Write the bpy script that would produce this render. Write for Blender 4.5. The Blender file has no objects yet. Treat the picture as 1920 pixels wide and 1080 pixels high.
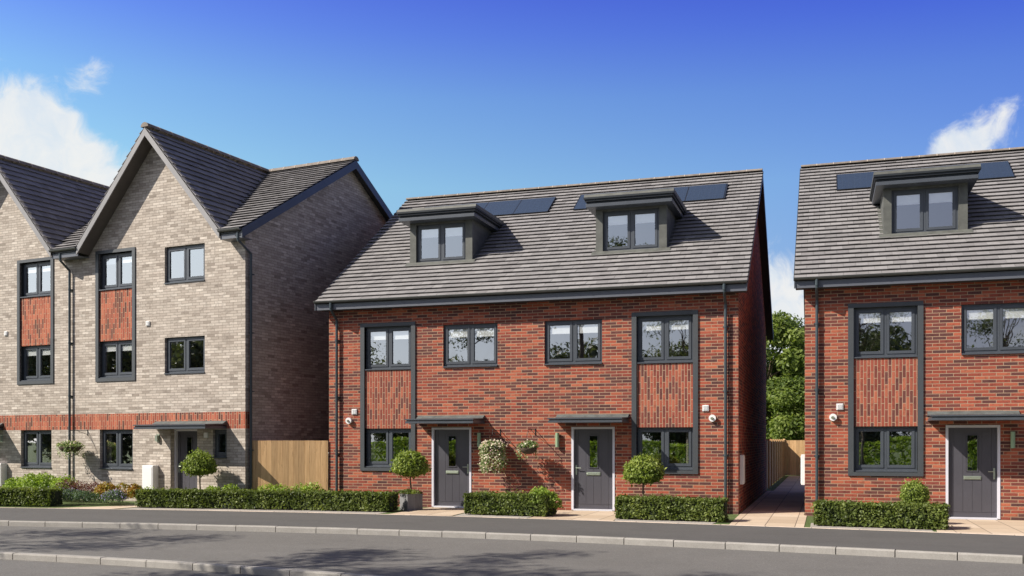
import bpy, math, random
import numpy as np
from mathutils import Vector, Matrix
R = math.radians
random.seed(7); RNG = np.random.default_rng(7)
SC = bpy.context.scene
COL = SC.collection

# ------------------------------------------------------------------ camera
cd = bpy.data.cameras.new('camera'); cam = bpy.data.objects.new('camera', cd); COL.objects.link(cam)
cam.location = (0, 0, 1.76); cam.rotation_euler = (R(90), 0, R(17.83))
cd.sensor_width = 36; cd.lens = 36*1828/1920; cd.shift_y = (827-540)/1920; cd.clip_end = 3000
SC.camera = cam

# ------------------------------------------------------------------ light
SUN = Vector((-1.42, -1.0, 1.46)).normalized()          # towards the sun
sl = bpy.data.lights.new('sun', 'SUN'); sl.energy = 5.0; sl.angle = R(.55); sl.color = (1, .92, .80)
so = bpy.data.objects.new('sun', sl); COL.objects.link(so)
so.rotation_euler = SUN.to_track_quat('Z', 'Y').to_euler(); so.location = (-20, -20, 30)
w = bpy.data.worlds.new('World'); SC.world = w; w.use_nodes = True
SC.view_settings.view_transform = 'Standard'; SC.view_settings.look = 'None'
SC.view_settings.exposure = 0.50; SC.view_settings.gamma = 1

class NT:
    """small helper to write node trees"""
    def __init__(s, tree): s.t = tree; s.n = tree.nodes; s.l = tree.links
    def node(s, typ, **kw):
        n = s.n.new(typ)
        for k, v in kw.items(): setattr(n, k, v)
        return n
    def put(s, sock, v):
        if isinstance(v, bpy.types.NodeSocket): s.l.new(v, sock)
        elif v is not None: sock.default_value = v
    def math(s, op, a, b=None, c=None):
        n = s.node('ShaderNodeMath', operation=op); s.put(n.inputs[0], a)
        if b is not None: s.put(n.inputs[1], b)
        if c is not None: s.put(n.inputs[2], c)
        return n.outputs[0]
    def vmath(s, op, a, b=None):
        n = s.node('ShaderNodeVectorMath', operation=op); s.put(n.inputs[0], a)
        if b is not None: s.put(n.inputs[1], b)
        return n.outputs['Value'] if op in ('DOT_PRODUCT', 'LENGTH', 'DISTANCE') else n.outputs[0]
    def sep(s, v):
        n = s.node('ShaderNodeSeparateXYZ'); s.put(n.inputs[0], v); return n.outputs
    def comb(s, x=0, y=0, z=0):
        n = s.node('ShaderNodeCombineXYZ')
        for i, v in enumerate((x, y, z)): s.put(n.inputs[i], v)
        return n.outputs[0]
    def mix(s, f, a, b, typ='MIX'):
        n = s.node('ShaderNodeMix', data_type='RGBA', blend_type=typ); s.put(n.inputs[0], f)
        s.put(n.inputs[6], a if isinstance(a, bpy.types.NodeSocket) else (*a, 1))
        s.put(n.inputs[7], b if isinstance(b, bpy.types.NodeSocket) else (*b, 1)); return n.outputs[2]
    def ramp(s, f, stops, interp='LINEAR'):
        n = s.node('ShaderNodeValToRGB'); s.put(n.inputs[0], f); cr = n.color_ramp; cr.interpolation = interp
        while len(cr.elements) > 1: cr.elements.remove(cr.elements[-1])
        cr.elements[0].position = stops[0][0]; cr.elements[0].color = (*stops[0][1], 1)
        for p, c in stops[1:]:
            e = cr.elements.new(p); e.color = (*c, 1)
        return n.outputs[0]
    def noise(s, vec, scale, detail=3, rough=.55, col=False):
        n = s.node('ShaderNodeTexNoise'); s.put(n.inputs['Vector'], vec)
        n.inputs['Scale'].default_value = scale; n.inputs['Detail'].default_value = detail
        n.inputs['Roughness'].default_value = rough
        return n.outputs['Color' if col else 'Fac']
    def white(s, vec):
        n = s.node('ShaderNodeTexWhiteNoise', noise_dimensions='3D'); s.put(n.inputs[0], vec); return n.outputs['Value']
    def smooth(s, v, a, b, lo=0., hi=1.):
        n = s.node('ShaderNodeMapRange', interpolation_type='SMOOTHSTEP')
        s.put(n.inputs[0], v); s.put(n.inputs[1], a); s.put(n.inputs[2], b); n.inputs[3].default_value = lo; n.inputs[4].default_value = hi
        return n.outputs[0]

# ------------------------------------------------------------------ sky with clouds (by direction)
def make_world():
    t = NT(w.node_tree); t.n.clear()
    out = t.node('ShaderNodeOutputWorld'); bg = t.node('ShaderNodeBackground'); t.l.new(bg.outputs[0], out.inputs[0])
    sky = t.node('ShaderNodeTexSky', sky_type='NISHITA'); sky.sun_disc = False
    sky.sun_elevation = math.asin(SUN.z); sky.sun_rotation = math.atan2(SUN.x, SUN.y) % (2*math.pi)
    sky.air_density = 1.0; sky.dust_density = .6; sky.ozone_density = 2.2
    d = t.node('ShaderNodeTexCoord').outputs['Generated']
    x, y, z = t.sep(d)
    zz = t.math('MAXIMUM', z, 0.0)
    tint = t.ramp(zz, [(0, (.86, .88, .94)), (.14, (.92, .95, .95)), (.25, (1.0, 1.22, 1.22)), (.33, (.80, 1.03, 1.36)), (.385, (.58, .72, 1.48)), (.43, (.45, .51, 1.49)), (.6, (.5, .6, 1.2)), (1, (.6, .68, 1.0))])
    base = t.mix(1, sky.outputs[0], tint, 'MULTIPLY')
    ax = t.math('ADD', x, .3)                         # brighter haze towards the sun's side, deeper blue away from it
    krg = t.math('MINIMUM', t.math('MAXIMUM', t.math('SUBTRACT', 1.0, t.math('MULTIPLY', ax, .85)), .5), 1.45)
    kb = t.math('MINIMUM', t.math('MAXIMUM', t.math('SUBTRACT', 1.0, t.math('MULTIPLY', ax, .25)), .8), 1.1)
    base = t.mix(1, base, t.comb(krg, krg, kb), 'MULTIPLY')
    # unseen sky behind the viewpoint and overhead made whiter, for brighter, less blue fill
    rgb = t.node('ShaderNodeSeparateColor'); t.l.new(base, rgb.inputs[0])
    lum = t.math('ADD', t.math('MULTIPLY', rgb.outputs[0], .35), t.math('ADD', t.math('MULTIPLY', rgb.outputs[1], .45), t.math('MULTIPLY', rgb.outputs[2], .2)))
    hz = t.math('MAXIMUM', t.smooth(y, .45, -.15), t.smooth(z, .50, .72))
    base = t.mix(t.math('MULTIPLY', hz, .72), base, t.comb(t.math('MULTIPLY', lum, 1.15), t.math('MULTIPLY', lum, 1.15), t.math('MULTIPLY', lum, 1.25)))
    # wisps and cumulus
    warp = t.vmath('ADD', d, t.vmath('SCALE', t.noise(d, 4, 4, .6, True)))
    sc = t.node('ShaderNodeVectorMath', operation='SCALE'); t.put(sc.inputs[0], t.noise(d, 7, 3, .6, True)); sc.inputs[3].default_value = .16
    dv = t.vmath('ADD', d, sc.outputs[0])
    n1 = t.noise(dv, 7.5, 9, .64); n2 = t.noise(dv, 26, 7, .65)
    n = t.math('ADD', t.math('MULTIPLY', n1, .75), t.math('MULTIPLY', n2, .25))
    def blob(v, r0, r1):
        v = Vector(v).normalized()
        return t.smooth(t.vmath('DISTANCE', d, tuple(v)), r1, r0)
    low = t.smooth(z, .30, .05)                        # a band of cloud low over the horizon, all round
    low = t.math('MULTIPLY', low, .26)
    left = t.math('MULTIPLY', blob((-.79, .80, .265), .02, .17), .37)
    left2 = t.math('MULTIPLY', blob((-.85, .76, .18), .05, .26), .22)
    right = t.math('MULTIPLY', blob((.18, 1.10, .322), .0, .075), .28)
    right2 = t.math('MULTIPLY', blob((.125, 1.10, .30), .0, .045), .36)
    wisp = t.math('MULTIPLY', blob((-.51, .87, .29), .0, .06), .15)
    wisp2 = t.math('MULTIPLY', blob((-.71, .82, .385), .0, .04), .17)
    gap = t.math('MULTIPLY', blob((-.035, 1.04, .13), .02, .16), .27)
    cov = low
    for b in (left, left2, right, right2, wisp, wisp2, gap): cov = t.math('ADD', cov, b)
    f = t.smooth(t.math('ADD', n, cov), .745, .92)
    # cloud shade: thick parts slightly greyer
    thick = t.smooth(t.math('ADD', n2, t.math('MULTIPLY', cov, .4)), .45, .85)
    cc = t.mix(thick, (5.2, 5.7, 6.2), (6.4, 6.35, 6.2))
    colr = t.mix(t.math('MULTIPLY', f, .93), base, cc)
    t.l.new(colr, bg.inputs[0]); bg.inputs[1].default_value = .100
make_world()

# ------------------------------------------------------------------ materials
def newmat(name):
    m = bpy.data.materials.new(name); m.use_nodes = True; t = NT(m.node_tree)
    b = [n for n in t.n if n.type == 'BSDF_PRINCIPLED'][0]
    return m, t, b
def bump(t, b, h, strength=.4, dist=.01):
    n = t.node('ShaderNodeBump'); n.inputs['Strength'].default_value = strength; n.inputs['Distance'].default_value = dist
    t.put(n.inputs['Height'], h); t.l.new(n.outputs[0], b.inputs['Normal'])
def plain(name, col, rough=.5, metal=0, var=.12, nscale=3, spec=.5, bmp=0):
    m, t, b = newmat(name); g = t.node('ShaderNodeTexCoord').outputs['Object']
    n = t.noise(g, nscale, 5, .6)
    lo = tuple(c*(1-var) for c in col); hi = tuple(min(1, c*(1+var)) for c in col)
    t.l.new(t.ramp(n, [(.3, lo), (.7, hi)]), b.inputs['Base Color'])
    b.inputs['Roughness'].default_value = rough; b.inputs['Metallic'].default_value = metal
    b.inputs['Specular IOR Level'].default_value = spec
    if bmp: bump(t, b, t.noise(g, 60, 3), bmp, .004)
    return m
def brick(name, stops, mortar, vertical=False, hue_noise=.1, light=1.0, w_=.292, h_=.0765, mort=.0065):
    m, t, b = newmat(name)
    uv = t.node('ShaderNodeUVMap').outputs[0]
    u, v, _ = t.sep(uv)
    if vertical: u, v = v, u
    vr = t.math('DIVIDE', v, h_); row = t.math('FLOOR', vr)
    off = t.math('MULTIPLY', t.math('MODULO', t.math('ABSOLUTE', row), 2.0), .5)
    ur = t.math('ADD', t.math('DIVIDE', u, w_), off); colm = t.math('FLOOR', ur)
    fu = t.math('SUBTRACT', ur, colm); fv = t.math('SUBTRACT', vr, row)
    rnd = t.white(t.comb(colm, row, 3.1)); rnd2 = t.white(t.comb(colm, row, 9.7))
    wob = t.math('MULTIPLY', t.math('SUBTRACT', t.noise(uv, 45, 2), .5), .006)
    du = t.math('MULTIPLY', t.math('MINIMUM', fu, t.math('SUBTRACT', 1.0, fu)), w_)
    dv = t.math('MULTIPLY', t.math('MINIMUM', fv, t.math('SUBTRACT', 1.0, fv)), h_)
    dist = t.math('ADD', t.math('MINIMUM', du, dv), wob)
    mask = t.smooth(dist, mort*.75, mort*1.35)                     # 1 on brick
    bc = t.ramp(rnd, stops)
    grain = t.noise(uv, 28, 5, .7); fine = t.noise(uv, 160, 3, .6)
    k = t.math('ADD', .80, t.math('ADD', t.math('MULTIPLY', grain, .30), t.math('MULTIPLY', fine, .16)))
    k = t.math('MULTIPLY', k, t.math('ADD', .90, t.math('MULTIPLY', rnd2, .2)))
    bc = t.mix(1, bc, t.comb(k, k, k), 'MULTIPLY')
    # kiln marks: darker ends on some bricks
    kiln = t.math('MULTIPLY', t.smooth(t.noise(t.vmath('ADD', uv, t.comb(rnd, rnd2, 0)), 9, 3), .52, .68), .35)
    bc = t.mix(kiln, bc, tuple(c*.45 for c in stops[0][1]))
    big = t.noise(uv, .55, 4, .6)
    wk = t.math('ADD', .90, t.math('MULTIPLY', big, .2))
    colr = t.mix(mask, mortar, bc); colr = t.mix(1, colr, t.comb(wk, wk, wk), 'MULTIPLY')
    # faintly darker, browner tone towards the ground
    z = t.sep(t.node('ShaderNodeTexCoord').outputs['Object'])[2]
    st = t.math('MULTIPLY', t.smooth(t.math('ADD', z, t.math('MULTIPLY', t.noise(uv, 2.2, 4), .5)), .75, .2), .16)
    colr = t.mix(st, colr, (.10, .07, .055))
    t.l.new(colr, b.inputs['Base Color']); b.inputs['Roughness'].default_value = .88
    b.inputs['Specular IOR Level'].default_value = .25
    bump(t, b, t.math('ADD', mask, t.math('MULTIPLY', grain, .35)), .7, .006)
    return m
M = {}
RED = [(0, (.095, .043, .040)), (.28, (.14, .051, .044)), (.42, (.215, .057, .042)), (.62, (.30, .070, .044)), (.84, (.36, .092, .054)), (1, (.43, .13, .072))]
M['red'] = brick('red_brick', RED, (.40, .27, .185))
M['redv'] = brick('red_brick_vertical', [(0, (.12, .048, .043)), (.20, (.17, .056, .046)), (.35, (.25, .064, .046)), (.7, (.32, .082, .052)), (1, (.40, .125, .075))], (.42, .285, .195), vertical=True)
GREY = [(0, (.28, .24, .205)), (.12, (.37, .322, .278)), (.4, (.435, .382, .332)), (.85, (.49, .436, .382)), (1, (.57, .515, .455))]
M['grey'] = brick('grey_brick', GREY, (.24, .205, .175), mort=.0042, w_=.262, h_=.0735)  # joints darkened in the mortar colour to paint shadow lines between courses
M['red2'] = brick('red_brick_band', [(0, (.10, .042, .035)), (.22, (.17, .055, .042)), (.36, (.28, .07, .044)), (.7, (.36, .092, .055)), (1, (.44, .14, .08))], (.42, .27, .18), vertical=True)
def tile_mat():
    m, t, b = newmat('roof_tile'); uv = t.node('ShaderNodeUVMap').outputs[0]; u, v, _ = t.sep(uv)
    rnd = t.white(t.comb(t.math('FLOOR', u), t.math('FLOOR', v), 1.3))
    c = t.ramp(rnd, [(0, (.205, .197, .199)), (.5, (.243, .234, .236)), (1, (.285, .275, .276))])
    g = t.node('ShaderNodeTexCoord').outputs['Object']
    n = t.noise(g, 14, 5, .7); k = t.math('ADD', .72, t.math('MULTIPLY', n, .56))
    c = t.mix(1, c, t.comb(k, k, k), 'MULTIPLY')
    lich = t.math('MULTIPLY', t.smooth(t.noise(g, 1.1, 5, .7), .55, .75), .12)
    c = t.mix(lich, c, (.25, .22, .18))
    t.l.new(c, b.inputs['Base Color']); b.inputs['Roughness'].default_value = .75; b.inputs['Specular IOR Level'].default_value = .3
    bump(t, b, t.noise(g, 90, 4), .35, .003); return m
M['tile'] = tile_mat()
M['ridge'] = plain('ridge_tile', (.20, .170, .145), .8, var=.3, nscale=5, bmp=.3)
M['mortar'] = plain('ridge_mortar', (.42, .36, .30), .9)
M['anth'] = plain('anthracite_paint', (.066, .076, .092), .42, var=.08)
M['anthm'] = plain('anthracite_metal', (.070, .080, .096), .30, var=.10, nscale=6)
M['edge'] = plain('dark_roof_edge', (.026, .031, .038), .6, spec=.25)
M['gutter'] = plain('gutter_plastic', (.085, .088, .084), .4, var=.15)
M['fasc'] = plain('fascia_paint', (.105, .115, .14), .45, var=.06)
M['trim'] = plain('anthracite_cladding', (.060, .067, .075), .5, var=.10, nscale=2)
M['pipe'] = plain('dark_plastic_pipe', (.045, .062, .072), .33, var=.12, nscale=2)
M['soffit'] = plain('soffit_board', (.05, .052, .056), .6)
M['lead'] = plain('lead_sheet', (.098, .102, .092), .62, metal=0, var=.30, nscale=4, bmp=.4)
M['lintel'] = plain('canopy_lead', (.095, .108, .105), .6, var=.3, nscale=5, bmp=.3)
M['white'] = plain('white_plastic', (.78, .78, .78), .4, var=.03)
M['blind'] = plain('blind_fabric', (.88, .88, .87), .8, var=.03)
M['curtain'] = plain('curtain_cloth', (.48, .44, .38), .9, var=.1)
M['room'] = plain('room_plaster', (.42, .40, .37), .9, var=.1)
M['steel'] = plain('brushed_steel', (.46, .52, .43), .35, metal=.75, var=.06)
M['lampg'] = plain('lamp_housing', (.30, .42, .27), .4, metal=.2, var=.05)
M['doorf'] = plain('door_frame', (.66, .66, .74), .45, var=.04)
M['doorp'] = plain('door_leaf_grey', (.075, .073, .088), .38, var=.06, nscale=2)
M['black'] = plain('black_iron', (.012, .013, .014), .5)
M['trunk'] = plain('bark', (.13, .095, .065), .9, var=.35, nscale=12, bmp=.5)
M['soil'] = plain('soil', (.09, .065, .045), .95, var=.4, nscale=12, bmp=.6)
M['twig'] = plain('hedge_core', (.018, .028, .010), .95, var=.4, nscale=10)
def glass_mat(name, tr, refl, tint=(.62, .68, .68)):
    m, t, b = newmat(name); t.n.remove(b); out = [n for n in t.n if n.type == 'OUTPUT_MATERIAL'][0]
    gl = t.node('ShaderNodeBsdfGlossy'); gl.inputs['Roughness'].default_value = .012; gl.inputs[0].default_value = (.93, .96, 1, 1)
    g = t.node('ShaderNodeTexCoord').outputs['Object']
    n = t.node('ShaderNodeBump'); n.inputs['Strength'].default_value = .05; n.inputs['Distance'].default_value = .02
    t.put(n.inputs['Height'], t.noise(g, 1.6, 2)); t.l.new(n.outputs[0], gl.inputs['Normal'])
    tp = t.node('ShaderNodeBsdfTransparent'); tp.inputs[0].default_value = (*tint, 1)
    ge = t.node('ShaderNodeNewGeometry'); cs = t.math('ABSOLUTE', t.vmath('DOT_PRODUCT', ge.outputs['Normal'], ge.outputs['Incoming']))
    fr = t.math('ADD', .06, t.math('MULTIPLY', .9, t.math('POWER', t.math('SUBTRACT', 1.0, cs), 4.0)))
    f = t.math('MINIMUM', t.math('ADD', refl, fr), 1.0)
    mx = t.node('ShaderNodeMixShader'); t.put(mx.inputs[0], f); t.l.new(tp.outputs[0], mx.inputs[1]); t.l.new(gl.outputs[0], mx.inputs[2])
    t.l.new(mx.outputs[0], out.inputs[0]); return m
M['glass'] = glass_mat('window_glass', 0, .33, (.95, .97, .97))
M['doorglass'] = glass_mat('door_glass', 0, .30, (.3, .34, .3))
def solar():
    m, t, b = newmat('solar_panel'); g = t.node('ShaderNodeUVMap').outputs[0]; u, v, _ = t.sep(g)
    def line(c, per, wd):
        f = t.math('FRACT', t.math('DIVIDE', c, per)); return t.math('LESS_THAN', f, wd/per)
    ln = t.math('MAXIMUM', line(u, .158, .006), line(v, .158, .006)); seam = line(u, 1.09, .03)
    c = t.mix(t.math('MULTIPLY', ln, .22), (.030, .048, .085), (.09, .115, .15)); c = t.mix(seam, c, (.01, .012, .016))
    t.l.new(c, b.inputs['Base Color']); b.inputs['Roughness'].default_value = .22; b.inputs['Specular IOR Level'].default_value = .8
    return m
M['solar'] = solar()
def wood(name, a, c):
    m, t, b = newmat(name); uv = t.node('ShaderNodeUVMap').outputs[0]; u, v, _ = t.sep(uv)
    pl = t.math('FLOOR', t.math('DIVIDE', u, .15)); rnd = t.white(t.comb(pl, 2, 5))
    g = t.noise(t.comb(t.math('MULTIPLY', u, 16), t.math('ADD', t.math('MULTIPLY', v, 1.1), t.math('MULTIPLY', rnd, 30)), rnd), 1.6, 6, .65)
    col = t.ramp(g, [(.25, a), (.75, c)]); k = t.math('ADD', .82, t.math('MULTIPLY', rnd, .36))
    col = t.mix(1, col, t.comb(k, k, k), 'MULTIPLY')
    kn = t.smooth(t.noise(t.comb(t.math('MULTIPLY', u, 5), v, rnd), 3.3, 2), .66, .72)
    col = t.mix(t.math('MULTIPLY', kn, .5), col, tuple(q*.5 for q in a))
    t.l.new(col, b.inputs['Base Color']); b.inputs['Roughness'].default_value = .75; bump(t, b, g, .3, .004); return m
M['wood'] = wood('fence_timber', (.46, .27, .12), (.72, .47, .24))
M['planter'] = wood('weathered_planter', (.13, .13, .135), (.26, .26, .27))
def asphalt(name, c0, c1, sp, patch=.22):
    m, t, b = newmat(name); g = t.node('ShaderNodeTexCoord').outputs['Object']
    f = t.noise(g, 130, 3, .8); m2 = t.noise(g, 34, 4, .75); big = t.noise(g, .45, 5, .6)
    col = t.ramp(t.math('ADD', t.math('MULTIPLY', f, .55), t.math('MULTIPLY', m2, .45)), [(.32, c0), (.68, c1)])
    vor = t.node('ShaderNodeTexVoronoi'); vor.inputs['Scale'].default_value = 75; t.put(vor.inputs['Vector'], g)
    spk = t.math('MULTIPLY', t.math('LESS_THAN', vor.outputs['Distance'], .26), t.math('GREATER_THAN', t.sep(vor.outputs['Color'])[0], .72))
    col = t.mix(t.math('MULTIPLY', spk, sp), col, (.34, .33, .31))
    x, y, z = t.sep(g)
    mid = t.math('ADD', t.noise(g, 7, 5, .75), t.math('MULTIPLY', t.math('SUBTRACT', t.noise(g, 16, 3, .8), .5), 1.3)); fineb = t.noise(g, 2.2, 6, .7)
    streak = t.noise(t.comb(t.math('MULTIPLY', x, .12), t.math('MULTIPLY', y, 1.1), 0), 1.2, 5, .6)
    k = t.math('ADD', 1-patch*2.1, t.math('ADD', t.math('MULTIPLY', t.math('ADD', mid, fineb), patch*1.1), t.math('ADD', t.math('MULTIPLY', big, patch), t.math('MULTIPLY', streak, patch))))
    col = t.mix(1, col, t.comb(k, k, k), 'MULTIPLY')
    t.l.new(col, b.inputs['Base Color']); b.inputs['Roughness'].default_value = .85; b.inputs['Specular IOR Level'].default_value = .3
    bump(t, b, t.math('ADD', f, m2), .5, .006); return m
M['road'] = asphalt('road_asphalt', (.085, .082, .078), (.205, .198, .188), .7)
M['pave'] = asphalt('pavement_asphalt', (.075, .073, .072), (.125, .122, .119), .12, .25)
def kerbm():
    m, t, b = newmat('kerb_concrete'); g = t.node('ShaderNodeTexCoord').outputs['Object']
    col = t.ramp(t.math('ADD', t.math('MULTIPLY', t.noise(g, 55, 4, .8), .6), t.math('MULTIPLY', t.noise(g, 3, 5, .7), .4)), [(.3, (.225, .212, .195)), (.7, (.42, .402, .375))])
    t.l.new(col, b.inputs['Base Color']); b.inputs['Roughness'].default_value = .9; bump(t, b, t.noise(g, 90, 4, .8), .5, .005); return m
M['kerb'] = kerbm()
M['edging'] = plain('edging_concrete', (.62, .51, .42), .9, var=.15, nscale=9, bmp=.4)
def slabm():
    m, t, b = newmat('buff_slabs'); uv = t.node('ShaderNodeUVMap').outputs[0]; u, v, _ = t.sep(uv)
    a, c = t.math('DIVIDE', u, .6), t.math('DIVIDE', v, .9); fu, fv = t.math('FRACT', a), t.math('FRACT', c)
    rnd = t.white(t.comb(t.math('FLOOR', a), t.math('FLOOR', c), 2))
    d1 = t.math('MULTIPLY', t.math('MINIMUM', fu, t.math('SUBTRACT', 1.0, fu)), .6)
    d2 = t.math('MULTIPLY', t.math('MINIMUM', fv, t.math('SUBTRACT', 1.0, fv)), .9)
    msk = t.smooth(t.math('MINIMUM', d1, d2), .005, .012)
    col = t.ramp(rnd, [(0, (.44, .34, .245)), (.5, (.52, .41, .30)), (1, (.58, .47, .36))])
    n = t.noise(t.comb(t.math('MULTIPLY', u, 2.5), t.math('MULTIPLY', v, 9), rnd), 1.5, 5, .65); k = t.math('ADD', .80, t.math('MULTIPLY', n, .4))
    col = t.mix(1, col, t.comb(k, k, k), 'MULTIPLY'); col = t.mix(msk, (.17, .13, .10), col)
    t.l.new(col, b.inputs['Base Color']); b.inputs['Roughness'].default_value = .85; bump(t, b, t.math('ADD', msk, t.math('MULTIPLY', n, .2)), .5, .005); return m
M['slab'] = slabm()
def grassm():
    m, t, b = newmat('grass'); g = t.node('ShaderNodeTexCoord').outputs['Object']
    n = t.math('ADD', t.math('MULTIPLY', t.noise(g, 60, 4, .8), .6), t.math('MULTIPLY', t.noise(g, 1.5, 5, .6), .4))
    col = t.ramp(n, [(.3, (.045, .075, .018)), (.7, (.13, .185, .048))]); t.l.new(col, b.inputs['Base Color'])
    b.inputs['Roughness'].default_value = .95; bump(t, b, t.noise(g, 120, 3), .8, .02); return m
M['grass'] = grassm()
def leafm(name, stops, trans=.38, rough=.5):
    m, t, b = newmat(name); out = [n for n in t.n if n.type == 'OUTPUT_MATERIAL'][0]
    a = t.node('ShaderNodeAttribute'); a.attribute_name = 'rnd'
    c = t.ramp(a.outputs['Fac'], stops); t.l.new(c, b.inputs['Base Color']); b.inputs['Roughness'].default_value = rough
    b.inputs['Specular IOR Level'].default_value = .35
    tr = t.node('ShaderNodeBsdfTranslucent'); t.l.new(t.mix(1, c, (1.2, 1.25, .6), 'MULTIPLY'), tr.inputs[0])
    mx = t.node('ShaderNodeMixShader'); mx.inputs[0].default_value = trans
    t.l.new(b.outputs[0], mx.inputs[1]); t.l.new(tr.outputs[0], mx.inputs[2]); t.l.new(mx.outputs[0], out.inputs[0]); return m
M['box'] = leafm('box_hedge_leaf', [(0, (.04, .063, .014)), (.45, (.115, .158, .034)), (1, (.28, .33, .09))])
M['bay'] = leafm('topiary_leaf', [(0, (.11, .165, .03)), (.5, (.22, .29, .055)), (1, (.42, .48, .13))])
M['tree'] = leafm('tree_leaf', [(0, (.055, .095, .022)), (.5, (.155, .215, .045)), (1, (.32, .38, .10))], .42)
M['darktree'] = leafm('dark_tree_leaf', [(0, (.045, .06, .03)), (.5, (.09, .11, .05)), (1, (.16, .18, .09))])
M['lime'] = leafm('lime_shrub_leaf', [(0, (.14, .22, .03)), (.5, (.27, .38, .06)), (1, (.45, .55, .16))])
M['purple'] = leafm('purple_foliage', [(0, (.07, .025, .03)), (.5, (.14, .055, .06)), (1, (.22, .11, .09))])
M['orange'] = leafm('orange_foliage', [(0, (.14, .08, .015)), (.3, (.30, .12, .02)), (.55, (.34, .26, .04)), (1, (.18, .26, .05))])
M['bluegreen'] = leafm('blue_green_foliage', [(0, (.05, .09, .05)), (.5, (.10, .16, .09)), (1, (.20, .26, .17))])
M['violet'] = leafm('violet_petals', [(0, (.14, .11, .34)), (.6, (.27, .22, .50)), (1, (.45, .38, .55))])
M['pale'] = leafm('trailing_leaf', [(0, (.10, .16, .05)), (.5, (.22, .30, .12)), (1, (.40, .46, .26))])
M['petal'] = leafm('pale_petals', [(0, (.62, .42, .40)), (.5, (.74, .62, .52)), (1, (.80, .76, .60))])
M['gravel'] = plain('gravel', (.34, .31, .28), .95, var=.5, nscale=35, bmp=.8)

# ------------------------------------------------------------------ mesh builder
class MB:
    def __init__(s): s.v = []; s.f = []; s.uv = []; s.m = []
    def face(s, ps, m=0, uv=None):
        i = len(s.v); s.v += [tuple(p) for p in ps]; s.f.append(tuple(range(i, i+len(ps)))); s.m.append(m)
        if uv is None:
            a = Vector(ps[0]); n = Vector((0, 0, 0))
            for k in range(1, len(ps)-1): n += (Vector(ps[k])-a).cross(Vector(ps[k+1])-a)
            ax, ay, az = abs(n.x), abs(n.y), abs(n.z)
            if az > ax and az > ay: uv = [(p[0], p[1]) for p in ps]
            elif ax > ay: uv = [(p[1], p[2]) for p in ps]
            else: uv = [(p[0], p[2]) for p in ps]
        s.uv += list(uv)
    def box(s, x0, x1, y0, y1, z0, z1, m=0, skip=''):
        a, b, c, d = (x0, y0, z0), (x1, y0, z0), (x1, y1, z0), (x0, y1, z0)
        e, f, g, h = (x0, y0, z1), (x1, y0, z1), (x1, y1, z1), (x0, y1, z1)
        for k, q in (('f', (a, b, f, e)), ('r', (b, c, g, f)), ('b', (c, d, h, g)), ('l', (d, a, e, h)), ('t', (e, f, g, h)), ('d', (d, c, b, a))):
            if k not in skip: s.face(q, m)
    def prism_x(s, prof, x0, x1, m=0):          # prof (y,z), counter-clockwise seen from +x
        s.face([(x1, y, z) for y, z in prof], m); s.face([(x0, y, z) for y, z in reversed(prof)], m)
        n = len(prof)
        for i in range(n):
            (y0, z0), (y1, z1) = prof[i], prof[(i+1) % n]
            s.face([(x0, y0, z0), (x0, y1, z1), (x1, y1, z1), (x1, y0, z0)][::-1], m)
    def prism_y(s, prof, y0, y1, m=0):          # prof (x,z)
        s.face([(x, y0, z) for x, z in prof], m); s.face([(x, y1, z) for x, z in reversed(prof)], m)
        n = len(prof)
        for i in range(n):
            (a, b), (c, d) = prof[i], prof[(i+1) % n]
            s.face([(a, y0, b), (a, y1, b), (c, y1, d), (c, y0, d)], m)
    def tube(s, path, r, n=10, m=0, r1=None, cap=True):
        path = [Vector(p) for p in path]; rings = []
        up = None
        for i, p in enumerate(path):
            d = (path[min(i+1, len(path)-1)]-path[max(i-1, 0)]).normalized()
            if up is None: up = d.orthogonal().normalized()
            else: up = (up-d*up.dot(d)).normalized()
            sd = d.cross(up); rr = r if r1 is None else r+(r1-r)*i/(len(path)-1)
            rings.append([p+(up*math.cos(2*math.pi*k/n)+sd*math.sin(2*math.pi*k/n))*rr for k in range(n)])
        for a, b in zip(rings, rings[1:]):
            for k in range(n): s.face([a[k], a[(k+1) % n], b[(k+1) % n], b[k]], m)
        if cap: s.face(rings[0][::-1], m); s.face(rings[-1], m)
    def build(s, name, mats, parent=None, smooth=False, bevel=0, loc=None):
        me = bpy.data.meshes.new(name); me.from_pydata(s.v, [], s.f)
        if not isinstance(mats, (list, tuple)): mats = [mats]
        for k in mats: me.materials.append(M[k] if isinstance(k, str) else k)
        me.polygons.foreach_set('material_index', s.m)
        ul = me.uv_layers.new(name='UVMap'); ul.data.foreach_set('uv', np.array(s.uv, 'f').ravel())
        if smooth or bevel:
            import bmesh
            bm = bmesh.new(); bm.from_mesh(me); bmesh.ops.remove_doubles(bm, verts=bm.verts, dist=1e-5); bm.to_mesh(me); bm.free()
        if smooth: me.shade_smooth() if False else me.polygons.foreach_set('use_smooth', [True]*len(me.polygons))
        o = bpy.data.objects.new(name, me); COL.objects.link(o); o.parent = parent
        if loc: o.location = loc
        if bevel:
            b = o.modifiers.new('bevel', 'BEVEL'); b.width = bevel; b.segments = 2; b.limit_method = 'ANGLE'
        return o
def tag(o, label=None, cat=None, group=None, kind=None):
    for k, v in (('label', label), ('category', cat), ('group', group), ('kind', kind)):
        if v: o[k] = v
    return o
def thing(name, label, cat, loc=(0, 0, 0), rz=0, group=None):
    o = bpy.data.objects.new(name, None); COL.objects.link(o); o.location = loc; o.rotation_euler = (0, 0, rz)
    o.empty_display_size = .3
    return tag(o, label, cat, group)
def copy_tree(o, parent=None):
    c = o.copy(); COL.objects.link(c); c.parent = parent
    for ch in list(o.children): copy_tree(ch, c)
    return c
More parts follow.
